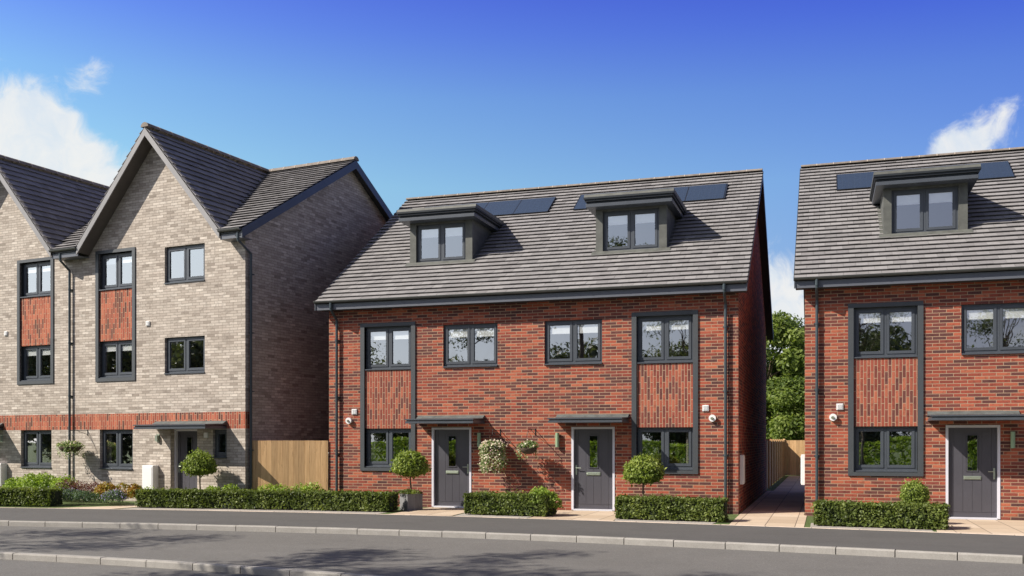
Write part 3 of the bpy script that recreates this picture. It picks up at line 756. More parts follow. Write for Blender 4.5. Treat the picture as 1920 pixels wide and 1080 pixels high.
    for c in GC:
        for s in (1, -1):
            for o in (0, .09): dk.face([(c+s*GW, ey+.01, GE-o), (c, ey+.01, GZ-o), (c, 4.7, GZ-o), (c+s*GW, 4.7, GE-o)])
    dk.build('roof_deck', 'soffit', roof)
    ridge('ridge_tile', roof, (X0, MY, 10.36), (X1+.02, MY, 10.36), 0, .13, .9)
    for c in GC: ridge('ridge_tile', roof, (c, ey-.02, GZ+.02), (c, 4.66, GZ+.02), 0, .13, .95)
    # bargeboards of the front gables
    for c in GC:
        q = MB(); y0, y1 = ey+.0, ey+.03; dp = .215
        for s in (1, -1):
            A, B = (c, GZ-.004), (c+s*(GW+.02), GE-.02); Cc, Dd = (c+s*(GW+.02), GE-.02-dp), (c, GZ-.004-dp)
            pts = [A, B, Cc, Dd]; pts = pts if s < 0 else pts[::-1]; q.prism_y(pts, y0, y1)
        q.build('bargeboard', 'trim2', roof)
        q = MB()
        for s in (1, -1):
            q.face([(c, y1, GZ-.18), (c+s*GW, y1, GE-.17), (c+s*GW, 0, GE-.17), (c, 0, GZ-.18)])
        q.build('soffit', 'soffit2', roof)
    # side verge boards
    for xa in (X1-.03, X0):
        q = MB(); dp = .25
        q.prism_x([(ey+.03, zmain(ey+.03)-.005-dp), (MY, 10.355-dp), (MY, 10.355), (ey+.03, zmain(ey+.03)-.005)], xa, xa+.03)
        q.prism_x([(MY, 10.355-dp), (D+.3, zmain(D+.3)-dp), (D+.3, zmain(D+.3)-.005), (MY, 10.355)], xa, xa+.03); q.build('bargeboard', 'anth', roof)
    q = MB()
    for a, b in ((-.001, X1-.03), (X0+.03, XL)):
        a, b = min(a, b), max(a, b)
        q.face([(a, ey+.03, zmain(ey)-.16), (b, ey+.03, zmain(ey)-.16), (b, MY, 10.19), (a, MY, 10.19)]); q.face([(a, D+.3, zmain(D+.3)-.16), (b, D+.3, zmain(D+.3)-.16), (b, MY, 10.19), (a, MY, 10.19)])
    q.build('soffit', 'soffit', roof)
    for a, b in ((GC[0]+GW+.01, X1-.03), (GC[1]+GW+.01, GC[0]-GW-.01), (X0+.03, GC[1]-GW-.01)):
        q = MB(); q.box(a, b, -.40, -.37, 7.04, 7.22); q.box(a, b, -.37, -.001, 7.045, 7.06); q.build('fascia', 'fasc', roof)
        gutter(t, a, b, -.402, 7.27)
    downpipe(t, -6.456, 7.17, y_g=-.40)
    downpipe(t, .10, 7.17, y_g=-.40, px=(.075, .13))
    return t
M['trim2'] = plain('bargeboard_paint', (.24, .235, .24), .5, var=.08)
M['soffit2'] = plain('gable_soffit', (.10, .088, .08), .6)
terrace = grey_terrace()
M_T = Matrix.Translation((-15.143, 23.205, -.0704)) @ Matrix.Rotation(R(17.83-25.46), 4, 'Z') @ Matrix.Scale(1.04, 4)
def TL(x, y, z=0): return M_T @ Vector((x, y, z))

# ------------------------------------------------------------------ ground, road, kerbs
EDGE = [(-60, 13.0), (-40, 17.2), (-28, 19.3), (-20.8, 20.41), (-15.95, 21.05), (-11.27, 21.36), (-6.84, 21.24), (-2.9, 20.93), (.53, 20.59), (3.52, 20.22), (9, 19.4), (20, 17.6), (60, 10)]
KERB = [(-60, 9.5), (-40, 13.9), (-28, 15.95), (-21.5, 16.75), (-17.37, 17.15), (-13.27, 17.55), (-9.34, 17.76), (-5.7, 17.72), (-2.41, 17.40), (.437, 17.04), (2.9, 16.65), (9, 15.6), (20, 13.4), (60, 5.5)]
NEAR = [(-60, 5.5), (-40, 10.2), (-28, 12.2), (-20, 12.85), (-13.13, 12.93), (-11.38, 12.88), (-9.66, 12.77), (-8.03, 12.59), (-6.88, 12.41), (-3, 11.7), (3, 10.2), (12, 7.4), (30, 1), (60, -10)]
def smooth_line(pts, step=.3):
    """Catmull-Rom resampled by arc length"""
    P = [Vector((*p, 0)) for p in pts]; out = []
    for i in range(len(P)-1):
        p0, p1, p2, p3 = P[max(i-1, 0)], P[i], P[i+1], P[min(i+2, len(P)-1)]
        n = max(2, int((p2-p1).length/step))
        for k in range(n):
            u = k/n
            out.append(.5*((2*p1)+(-p0+p2)*u+(2*p0-5*p1+4*p2-p3)*u*u+(-p0+3*p1-3*p2+p3)*u**3))
    out.append(P[-1]); return out
EL, KL, NL = (smooth_line(x) for x in (EDGE, KERB, NEAR))
def yat(line, x):
    for a, b in zip(line, line[1:]):
        if a.x <= x <= b.x: return a.y+(b.y-a.y)*(x-a.x)/(b.x-a.x)
    return line[-1].y
def strip(name, fa, fb, z, mat, xs, zb=None):
    mb = MB()
    for a, b in zip(xs, xs[1:]):
        mb.face([(a, fa(a), z), (b, fa(b), z), (b, fb(b), z if zb is None else zb), (a, fb(a), z if zb is None else zb)])
    return tag(mb.build(name, mat), kind='structure')
XS = [-60+i*.5 for i in range(241)]
mb = MB(); mb.face([(-900, -900, -.26), (900, -900, -.26), (900, 1500, -.26), (-900, 1500, -.26)]); tag(mb.build('ground', 'grass'), kind='structure')
mb = MB()
for a, b in zip(XS, XS[1:]): mb.face([(a, yat(EL, a)+.05, -.004), (b, yat(EL, b)+.05, -.004), (b, 200, -.004), (a, 200, -.004)])
tag(mb.build('lawn', 'grass'), kind='structure')
strip('pavement', lambda x: yat(KL, x)+.05, lambda x: yat(EL, x)+.02, 0.0, 'pave', XS)
strip('road', lambda x: yat(NL, x)+.02, lambda x: yat(KL, x)+.02, -.112, 'road', XS)
strip('lower_road', lambda x: yat(NL, x)-9, lambda x: yat(NL, x)-.05, -.20, 'road', XS)
strip('grass_verge', lambda x: -120, lambda x: yat(NL, x)-8.6, -.17, 'grass', XS)
def kerbs(line, z0, z1, wd, x_min, x_max, L=.915, gap=.017, mat='kerb', name='kerb', side=-1, start=0.0):
    """separate kerb stones laid along a line; body hangs from the line towards the road"""
    mb = MB(); s = start; seg = [(a, b) for a, b in zip(line, line[1:]) if b.x > x_min and a.x < x_max]
    pts = [seg[0][0]]+[b for _, b in seg]; cum = [0]
    for a, b in zip(pts, pts[1:]): cum.append(cum[-1]+(b-a).length)
    def at(q):
        for i in range(len(cum)-1):
            if cum[i] <= q <= cum[i+1]:
                return pts[i].lerp(pts[i+1], (q-cum[i])/(cum[i+1]-cum[i]))
        return pts[-1]
    s = start; rr = random.Random(5)
    while s+L < cum[-1]:
        n = 3; dz = rr.uniform(-.003, .003); ch = .022
        for k in range(n):
            a, b = at(s+gap/2+(L-gap)*k/n), at(s+gap/2+(L-gap)*(k+1)/n)
            d = (b-a).normalized(); nn = Vector((d.y, -d.x, 0))
            A, B = a+nn*wd, b+nn*wd; A2, B2 = a+nn*(wd-ch*.6), b+nn*(wd-ch*.6); zt = z1+dz
            up = lambda p, z: (p.x, p.y, z)
            mb.face([up(A2, zt), up(B2, zt), up(b, zt), up(a, zt)])
            mb.face([up(A, zt-ch), up(B, zt-ch), up(B2, zt), up(A2, zt)])
            mb.face([up(A, z0), up(B, z0), up(B, zt-ch), up(A, zt-ch)])
            mb.face([up(b, z0), up(a, z0), up(a, zt), up(b, zt)])
            if k == 0: mb.face([up(a, z0), up(A, z0), up(A, zt-ch), up(A2, zt), up(a, zt)])
            if k == n-1: mb.face([up(B, z0), up(b, z0), up(b, zt), up(B2, zt), up(B, zt-ch)])
        s += L
    return tag(mb.build(name, mat), kind='structure')
kerbs(KL, -.2, .004, .125, -32, 22, start=.35)
kerbs([p+Vector((0, 0, 0)) for p in NL], -.3, -.092, .125, -32, 14, start=.2)
kerbs(EL, -.1, .006, .055, -32, 22, mat='edging', name='edging', gap=.013)

def sheet(name, poly, z, mat):
    mb = MB(); mb.face([(x, y, z) for x, y in poly]); return tag(mb.build(name, mat), kind='structure')
ye = lambda x: yat(EL, x)+.003
sheet('side_path', [(-1.93, ye(-1.93)), (-1.2, ye(-1.2)), (-.42, ye(-.42)), (-.42, 24), (-.49, 24.1), (-.49, 51.0), (-1.75, 51.0), (-1.75, 35.6), (-1.96, 35.5), (-1.96, 24.0)], .006, 'slab')
sheet('door_path', [(-10.0, ye(-10.0)), (-8.35, ye(-8.35)), (-8.55, 23.95), (-9.98, 23.95)], .006, 'slab')
sheet('door_path', [(-6.45, ye(-6.45)), (-4.45, ye(-4.45)), (-4.75, 23.95), (-6.45, 23.95)], .006, 'slab')
sheet('door_path', [(2.05, ye(2.05)), (4.9, ye(4.9)), (4.9, 22.7), (4.2, 23.95), (2.3, 23.95)], .006, 'slab')
a = TL(-2.9, -.05); b = TL(-1.4, -.05)
sheet('door_path', [(-19.2, ye(-19.2)), (-17.6, ye(-17.6)), (-17.3, 22.1), (b.x, b.y), (a.x, a.y), (-18.2, 21.9)], .006, 'slab')
for pts in ([(-8.3, ye(-8.3)+.0), (-6.5, ye(-6.5)), (-6.5, 23.97), (-8.5, 23.97)], [(-4.4, ye(-4.4)), (-2.3, ye(-2.3)), (-2.2, 21.9), (-4.6, 21.9)], [(-.3, ye(-.3)), (2.0, ye(2.0)), (2.0, 21.9), (-.3, 21.9)],
            [(-17.4, ye(-17.4)), (-15, ye(-15)), (-12.5, ye(-12.5)), (-10.3, ye(-10.3)), (-10.3, 22.2), (-14, 22.2), (-17.2, 22.4)], [(4.0, 22.7), (6.6, 22.4), (6.6, 23.9), (4.25, 23.9)]):
    sheet('gravel_strip', pts, .002, 'gravel')

# ------------------------------------------------------------------ foliage helpers
def leaf_mesh(name, pts, nrm, size, mat, extra=None, jit=.9, aspect=.55, core=None, coremat=None, shades=None):
    """one mesh of many small leaf quads (folded along the middle would cost twice as much)"""
    n = len(pts); pts = np.asarray(pts, float); nrm = np.asarray(nrm, float)
    d = nrm+RNG.normal(0, jit, (n, 3)); d /= np.linalg.norm(d, axis=1)[:, None]+1e-9
    a = np.cross(d, RNG.normal(0, 1, (n, 3))); a /= np.linalg.norm(a, axis=1)[:, None]+1e-9
    b = np.cross(d, a); s = np.asarray(size)*RNG.uniform(.65, 1.35, n); s = s[:, None]
    A, B = a*s*.5, b*s*.5*aspect
    # leaf outline: diamond-ish quad
    v = np.stack([pts-A, pts+B-A*.15, pts+A, pts-B-A*.15], 1).reshape(-1, 3)
    f = np.arange(4*n).reshape(n, 4)
    nv = len(v); vs = [v]; faces = f
    cv, cf = core if core else (None, None)
    me = bpy.data.meshes.new(name)
    if core: vs.append(np.asarray(cv, float))
    V = np.concatenate(vs); nf = n+(len(cf) if core else 0)
    me.vertices.add(len(V)); me.vertices.foreach_set('co', V.astype('f').ravel())
    loops = list(f.ravel()); counts = [4]*n
    L = f.ravel()
    if core:
        cl = np.array([i+nv for q in cf for i in q]); L = np.concatenate([L, cl]); counts += [len(q) for q in cf]
    me.loops.add(len(L)); me.loops.foreach_set('vertex_index', L.astype('i'))
    st = np.concatenate([[0], np.cumsum(counts)[:-1]]).astype('i')
    me.polygons.add(nf); me.polygons.foreach_set('loop_start', st)
    mi = np.zeros(nf, 'i'); 
    if core: mi[n:] = 1
    me.materials.append(M[mat])
    if core: me.materials.append(M[coremat or 'twig'])
    me.polygons.foreach_set('material_index', mi)
    at = me.attributes.new('rnd', 'FLOAT', 'FACE')
    r = RNG.uniform(0, 1, n) if shades is None else np.clip(np.asarray(shades)+RNG.normal(0, .16, n), 0, 1)
    at.data.foreach_set('value', np.concatenate([r, np.zeros(nf-n)]).astype('f'))
    me.update(calc_edges=True); me.validate()
    o = bpy.data.objects.new(name, me); COL.objects.link(o); return o
def vnoise(p, sc, seed=0):
    """cheap smooth pseudo-noise made of sines, -1..1"""
    r = np.random.default_rng(seed); out = 0
    for k in range(5):
        w_ = r.normal(0, 1, 3)*sc; out = out+np.sin(p@w_+r.uniform(0, 6.28))
    return out/5
def hedge(label, path, depth, h, dens=1750, size=.066, mat='box', core=True):
    """clipped hedge: path = front line; leaves over a lumpy box with a dark twiggy core"""
    pts, nr = [], []; path = [Vector((*p, 0)) for p in path]
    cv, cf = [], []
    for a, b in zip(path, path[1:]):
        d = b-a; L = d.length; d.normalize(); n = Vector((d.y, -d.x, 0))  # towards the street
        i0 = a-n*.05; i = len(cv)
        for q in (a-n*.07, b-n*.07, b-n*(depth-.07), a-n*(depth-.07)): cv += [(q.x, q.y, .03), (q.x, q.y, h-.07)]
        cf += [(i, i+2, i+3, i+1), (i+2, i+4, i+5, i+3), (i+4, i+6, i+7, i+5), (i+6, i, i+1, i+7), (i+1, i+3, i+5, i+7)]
        def add(cnt, fn):
            for _ in range(int(cnt)):
                p, q = fn(); pts.append(p); nr.append(q)
        U = random.uniform
        add(L*h*dens, lambda: (a+d*U(0, L)+Vector((0, 0, U(.03, h)))-n*U(0, .07)*(1), n))
        add(L*h*dens*.35, lambda: (a+d*U(0, L)+Vector((0, 0, U(.03, h)))-n*(depth-U(0, .06)), -n))
        add(L*depth*dens*.9, lambda: (a+d*U(0, L)-n*U(0, depth)+Vector((0, 0, h-U(0, .06))), Vector((0, 0, 1))))
        for e, sg in ((a, -1), (b, 1)):
            if e in (path[0], path[-1]):
                add(depth*h*dens, lambda: (e+d*sg*U(-.06, 0)-n*U(0, depth)+Vector((0, 0, U(.03, h))), d*sg))
    P = np.array(pts); N = np.array(nr)
    # clipped but lumpy: push leaves in and out, round the top edges
    bumpn = vnoise(P, 3.2, 5)*.03+vnoise(P, 8, 3)*.034+vnoise(P, 19, 4)*.022
    P = P+N*bumpn[:, None]
    P[:, 2] = np.maximum(P[:, 2], .02)
    stray = RNG.uniform(0, 1, len(P)) < .06
    P[stray] += N[stray]*RNG.uniform(.01, .07, (stray.sum(), 1))
    sh = .5+.30*vnoise(P, 5, 8)+.12*vnoise(P, 20, 9)
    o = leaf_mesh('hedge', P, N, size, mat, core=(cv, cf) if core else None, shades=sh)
    return tag(o, label, 'hedge', 'clipped box hedges along the pavement')
hedge('first low box hedge at the left edge, in front of the grey terrace', [(-26, 20.05), (-23, 20.5), (-19.75, 21.02)], .62, .47)
hedge('longest low box hedge, running from the grey terrace to the square planter', [(-17.30, 21.40), (-15.0, 21.66), (-12.6, 21.86), (-10.25, 21.93)], .60, .47)
hedge('short low box hedge between the two central front doors', [(-8.22, 21.80), (-7.2, 21.75), (-6.15, 21.64)], .72, .50)
hedge('low box hedge under the ground floor window right of the central right door', [(-4.50, 21.55), (-3.3, 21.47), (-2.10, 21.38)], .62, .50)
hedge('low box hedge in front of the right house beside the paved side path', [(-.22, 21.12), (1.0, 21.0), (2.28, 20.86)], .66, .485)

def shrub(name, label, cat, c, rx, ry, rz, n, size, mat, group=None, flat=0, flower=None, up=.3, seed=0, core=True):
    """loose plant: leaves scattered in the outer shell of several overlapping mounds"""
    rg = np.random.default_rng(seed+100); k = max(1, int(rx/ max(rz, .15)))
    pts, nr = [], []
    m = max(3, int(3+4*rx))
    cs = [(rg.uniform(-.75, .75)*rx, rg.uniform(-.6, .6)*ry, rz*rg.uniform(.25, .5), rg.uniform(.4, .65)) for _ in range(m)]
    per = n//m
    for (x, y, z, s) in cs:
        d = rg.normal(0, 1, (per, 3)); d /= np.linalg.norm(d, axis=1)[:, None]; d[:, 2] = np.abs(d[:, 2])*1.0-.1
        r = rg.uniform(.6, 1.08, per)**.6
        e = min(rx, .5)*s/.55*.55
        p = d*r[:, None]*np.array([min(rx, e*1.3+.05), min(ry, e*1.2+.05), rz*s*1.1])+np.array([x, y, z]); p[:, 2] = np.maximum(p[:, 2], .01)
        pts.append(p); nr.append(d+np.array([0, 0, up]))
    P = np.concatenate(pts); N = np.concatenate(nr); P = P*[1, 1, 1]
    o = leaf_mesh(name if not flower else 'foliage', P+np.array([0, 0, 0]), N, size, mat, shades=.5+.35*vnoise(P, 9, seed))
    if flower:
        root = thing(name, label, cat, c, 0, group); o.parent = root
        q = rg.permutation(len(P))[:max(12, n//9)]; F = P[q]+np.array([0, 0, .03]); F = F[F[:, 2] > rz*.35]
        fo = leaf_mesh('flowers', F, np.tile([0, -.6, .8], (len(F), 1)), flower[1], flower[0], jit=.5, aspect=.95); fo.parent = root; fo['kind'] = 'stuff'
        return root
    o.location = c; return tag(o, label, cat, group)
def ball(label, c, r, rz, stem, size, n, mat='bay', flat=.58, name='topiary_tree', seed=1, stem_tilt=.0, group=None):
    """standard topiary: clipped head on a thin stem"""
    root = thing(name, label, 'topiary', c, 0, group)
    d = RNG.normal(0, 1, (n, 3)); d /= np.linalg.norm(d, axis=1)[:, None]
    low = d[:, 2] < 0; d2 = d.copy(); 
    rr = RNG.uniform(.80, 1.04, n)*(1+.13*vnoise(d, 3, seed)+.10*vnoise(d, 8, seed+1))
    sc = np.array([r, r, rz]); P = d*rr[:, None]*sc; P[low, 2] *= (1-flat)
    P[:, 2] += stem+rz*(1-flat)*.9
    st = RNG.uniform(0, 1, n) < .12; P[st] += d[st]*RNG.uniform(.0, .09, (st.sum(), 1))
    cv, cf = [], []; m, kk = 10, 6
    for i in range(kk+1):
        th = math.pi*i/kk
        for j in range(m):
            ph = 2*math.pi*j/m; z = math.cos(th)*rz*.78; z = z if z > 0 else z*(1-flat)
            cv.append((math.sin(th)*math.cos(ph)*r*.78, math.sin(th)*math.sin(ph)*r*.78, z+stem+rz*(1-flat)*.9))
    for i in range(kk):
        for j in range(m): cf.append((i*m+j, (i+1)*m+j, (i+1)*m+(j+1) % m, i*m+(j+1) % m))
    h = leaf_mesh('foliage', P, d, size, mat, core=(cv, cf), shades=.5+.28*vnoise(P, 9, seed+3)); h.parent = root
    if stem > .05:
        q = MB(); q.tube([(0, 0, 0), (.015, 0, stem*.35), (-.01, .01, stem*.7), (0, 0, stem+rz*.4)], .026, 8, 0, .018)
        for a in range(4): q.tube([(0, 0, stem*.92), (.12*math.cos(a*1.7), .12*math.sin(a*1.7), stem+rz*.35)], .010, 6)
        q.build('stem', 'trunk', root, smooth=True)
    return root
# ------------------------------------------------------------------ planting in front of the houses
ball('domed bay tree with pale trunk growing in the square grey planter', (-10.08, 22.88, .40), .44, .45, .50, .072, 3500, seed=2, group='dome headed bay trees')
pl = thing('planter', 'square weathered grey planter box set at an angle by the central left door', 'planter', (-10.06, 22.88, 0), R(-39))
q = MB(); s = .215; q.box(-s, s, -s, s, .0, .42, 0, 't'); q.box(-s-.012, s+.012, -s-.012, s+.012, .385, .415, 0, 'td'); q.build('box', 'planter', pl)
q = MB(); q.box(-s+.02, s-.02, -s+.02, s-.02, .1, .385); q.build('soil', 'soil', pl)
shrub('plant', 'small trailing plants round the foot of the bay tree in the grey planter', 'plant', (-10.06, 22.84, .38), .26, .22, .16, 700, .05, 'box', seed=5)
ball('domed bay tree on a thin trunk behind the hedge below the central right bay window', (-4.04, 22.55, 0), .44, .45, .80, .072, 3500, seed=7, group='dome headed bay trees')
g = TL(-.98, -.62)
ball('domed bay tree on a thin trunk in front of the grey terrace door', (g.x, g.y, 0), .45, .45, .86, .072, 3500, seed=12, group='dome headed bay trees')
ball('small clipped round bush above the right hedge, left of the right front door', (1.78, 22.15, .0), .275, .29, .36, .048, 2900, seed=15, flat=0, name='round_bush')
# beds of the grey terrace (positions in front of its wall)
beds = [
 ('shrub', 'bright green leafy shrub left of the downpipe of the grey terrace', 'shrub', -7.7, -.95, .65, .40, .70, 1700, .085, 'lime', None),
 ('shrub', 'taller bright green shrub below the leftmost ground floor window', 'shrub', -6.75, -.95, .60, .40, .80, 1800, .085, 'lime', None),
 ('shrub', 'bright green shrub at the foot of the terrace downpipe', 'shrub', -5.95, -.90, .55, .36, .70, 1500, .08, 'lime', None),
 ('heather', 'dark purple heather bush right of the terrace downpipe', 'shrub', -5.1, -1.0, .50, .32, .66, 1700, .05, 'purple', None),
 ('heather', 'dark purple heather bush below the hanging basket of the terrace', 'shrub', -4.3, -1.0, .50, .32, .62, 1700, .05, 'purple', None),
 ('shrub', 'orange and yellow leaved shrub left of the white meter box', 'shrub', -3.62, -1.2, .34, .30, .62, 1100, .075, 'orange', None),
 ('shrub', 'orange tipped yellow green shrub against the left hedge end of the terrace path', 'shrub', -3.05, -1.0, .36, .30, .74, 1000, .075, 'orange', None),
 ('lavender', 'grey green lavender with violet flowers behind the first hedge end', 'plant', -4.55, -1.75, .46, .26, .46, 1500, .055, 'bluegreen', ('violet', .045)),
 ('lavender', 'grey green lavender cushion at the edge of the small lawn', 'plant', -3.85, -1.70, .46, .26, .42, 1400, .055, 'bluegreen', None),
 ('lavender', 'low plant with pale violet flowers next to the hedge at the terrace path', 'plant', -3.05, -1.62, .40, .24, .42, 1300, .05, 'bluegreen', ('violet', .045)),
 ('shrub', 'small sprig of green in front of the white meter box', 'plant', -2.85, -.62, .18, .16, .55, 260, .06, 'lime', None),
 ('shrub', 'reddish low plant in front of the leftmost white meter box', 'plant', -8.35, -1.15, .35, .3, .50, 900, .06, 'orange', None),
 ('shrub', 'lime green shrub right of the dome tree behind the long hedge', 'shrub', -.2, -.72, .40, .24, .60, 1100, .08, 'lime', None),
 ('ground_plant', 'low dark bush round the foot of the terrace dome tree', 'plant', -.98, -.62, .34, .2, .50, 800, .045, 'box', None),
]
for i, (nm, lb, ct, x, y, rx, ry, rz_, n, sz, mt, fl) in enumerate(beds):
    g = TL(x, y); shrub(nm, lb, ct, (g.x, g.y, 0), rx, ry, rz_, n, sz, mt, None, flower=fl, seed=i)
shrub('shrub', 'lime green shrub against the timber gate fence, its left one', 'shrub', (-13.95, 22.75, 0), .48, .25, .60, 1300, .08, 'lime', seed=31)
shrub('shrub', 'lime green shrub against the right part of the timber gate fence', 'shrub', (-13.2, 23.0, 0), .40, .25, .60, 1100, .08, 'lime', seed=32)
shrub('shrub', 'rounded lime green shrub at the right end of the short hedge between the central doors', 'shrub', (-6.42, 22.05, 0), .36, .34, .66, 2400, .065, 'lime', seed=33)
shrub('flowering_plant', 'orange flowered plant behind the short hedge between the central doors', 'plant', (-7.1, 22.75, 0), .62, .2, .60, 700, .055, 'pale', flower=('orange', .045), seed=34)
shrub('ground_plant', 'small dark green plant on the gravel by the right door path', 'plant', (4.75, 23.2, 0), .2, .2, .12, 300, .04, 'box', seed=35)

# ------------------------------------------------------------------ hanging baskets
def basket(label, wallM, x, zb, drop, pale, trail, bx=0, out=.33, rad=.24, petals=True, seed=0):
    """wall bracket, chains, bowl and trailing plants; x,z on the wall plane in the wall's own coordinates"""
    root = bpy.data.objects.new('hanging_basket', None); COL.objects.link(root); root.matrix_world = wallM @ Matrix.Translation((x, 0, 0))
    root.empty_display_size = .2; tag(root, label, 'hanging basket', 'hanging baskets on the house fronts')
    zt = zb+drop; q = MB()
    q.box(-.012, .012, -.012, -.001, zt-.14, zt+.03); q.tube([(0, -.01, zt), (bx, -out-.02, zt+.01)], .009, 7)
    q.tube([(0, -.01, zt-.12), (bx*.6, -out*.6, zt-.0)], .007, 6); q.tube([(bx, -out-.02, zt+.01), (bx, -out-.03, zt-.03), (bx, -out, zt-.05)], .007, 6)
    q.build('bracket', 'black', root)
    q = MB()
    for k in range(3):
        a = k*2.094+.5; q.tube([(bx, -out, zt-.04), (bx+rad*.9*math.cos(a), -out+rad*.9*math.sin(a), zb)], .004, 5)
    q.build('chain', 'black', root)
    cv = MB(); m = 14; rings = []
    for i in range(6):
        t_ = i/5; r = rad*math.cos(t_*math.pi/2*.93); z = zb-.17*math.sin(t_*math.pi/2)
        rings.append([(bx+r*math.cos(2*math.pi*k/m), -out+r*math.sin(2*math.pi*k/m), z) for k in range(m)])
    for A, B in zip(rings, rings[1:]):
        for k in range(m): cv.face([A[k], A[(k+1) % m], B[(k+1) % m], B[k]])
    cv.face(rings[-1]); cv.face(rings[0][::-1]); cv.build('bowl', 'soil', root, smooth=True)
    rg = np.random.default_rng(seed); n = int(900*pale)
    d = rg.normal(0, 1, (n, 3)); d /= np.linalg.norm(d, axis=1)[:, None]; d[:, 2] = np.abs(d[:, 2])
    P = d*rg.uniform(.6, 1.05, n)[:, None]*[rad*1.18, rad*1.15, .17]+[bx, -out, zb]
    tr = []
    for k in range(trail[0]):
        a = rg.uniform(0, 6.28); L = trail[1]*rg.uniform(.55, 1.1); r0 = rad*rg.uniform(.95, 1.2); px_, py_ = bx+r0*math.cos(a), -out+r0*math.sin(a)
        if py_ > -.04: py_ = -.05
        mm = int(L/.011)
        zz = np.linspace(.05, -L, mm)+rg.normal(0, .01, mm); w_ = .03+.012*rg.random()
        tr.append(np.stack([px_+rg.normal(0, w_, mm)+.02*np.sin(zz*14), py_+rg.normal(0, w_, mm), zb+zz], 1))
    T = np.concatenate(tr); T[:, 1] = np.minimum(T[:, 1], -.03); P = np.concatenate([P, T]); N = np.concatenate([d, np.tile([0, -1, .3], (len(T), 1))])
    lf = leaf_mesh('foliage', P, N, .052, 'pale', shades=.5+.3*vnoise(P, 12, seed)); lf.parent = root
    if petals:
        idx = rg.permutation(len(P))[:int(len(P)*petals)]
        fl = leaf_mesh('flowers', P[idx]+rg.normal(0, .012, (len(idx), 3))+[0, -.015, .01], np.tile([0, -1, .4], (len(idx), 1)), .046, 'petal', jit=.5, aspect=.95); fl.parent = root; fl['kind'] = 'stuff'
    return root
WM = Matrix.Translation((-13.008, 24, 0))
basket('full hanging basket of cream and pink flowers trailing low, right of the central left door', WM, 4.97, 1.62, .42, 1.5, (34, .66), -.03, .50, .26, .26, 3)
basket('small green hanging basket with a bare dark bowl, left of the central right door', WM, 5.92, 1.60, .45, .8, (9, .30), -.04, .50, .23, .06, 4)
basket('hanging basket in front of the downpipe of the grey terrace', M_T, -5.80, 1.60, .46, 1.2, (16, .34), -.16, .48, .30, .08, 9)

# ------------------------------------------------------------------ fences
def fence_run(label, p0, p1, h, board=.15, z0=.02, cap=True, post=1.8, posts=True, side=1):
    p0, p1 = Vector((*p0, 0)), Vector((*p1, 0)); L = (p1-p0).length; ang = math.atan2(p1.y-p0.y, p1.x-p0.x)
    root = thing('timber_fence', label, 'fence', tuple(p0), ang, 'timber fences between the houses')
    q = MB(); x = 0; rr = random.Random(int(L*100))
    while x < L-.01:
        b = min(x+board, L); dy = rr.uniform(-.002, .002); q.box(x+.002, b-.002, -.011+dy, .011+dy, z0, h+rr.uniform(-.003, .003)); x += board
    q.build('boards', 'wood', root)
    q = MB()
    for z in (.35, h*.55, h-.25): q.box(0, L, .012*side if side > 0 else -.055, .055 if side > 0 else -.012, z, z+.08)
    q.build('rails', 'wood', root)
    if posts:
        n = max(1, int(round(L/post)))
        for i in range(n+1):
            x = L*i/n; q = MB(); y0, y1 = (-.065, .055)
            q.box(x-.05, x+.05, y0, y1, 0, h+.03); q.prism_x([(y0-.008, h+.03), (y1+.008, h+.03), ((y0+y1)/2, h+.07)], x-.058, x+.058); q.build('post', 'wood', root)
    return root
c0 = TL(.02, .14)
fence_run('wide smooth honey coloured timber gate fence between the grey terrace and the central house', (c0.x+.02, c0.y), (-13.02, 23.97), 1.775, posts=False)
fence_run('long timber garden fence receding along the side path, left of it', (-2.05, 35.62), (-2.05, 51.0), 1.78, post=1.83, side=1)
fence_run('timber fence across the far end of the side path, partly in shade', (-2.0, 51.1), (3.5, 51.1), 1.80, post=1.83)

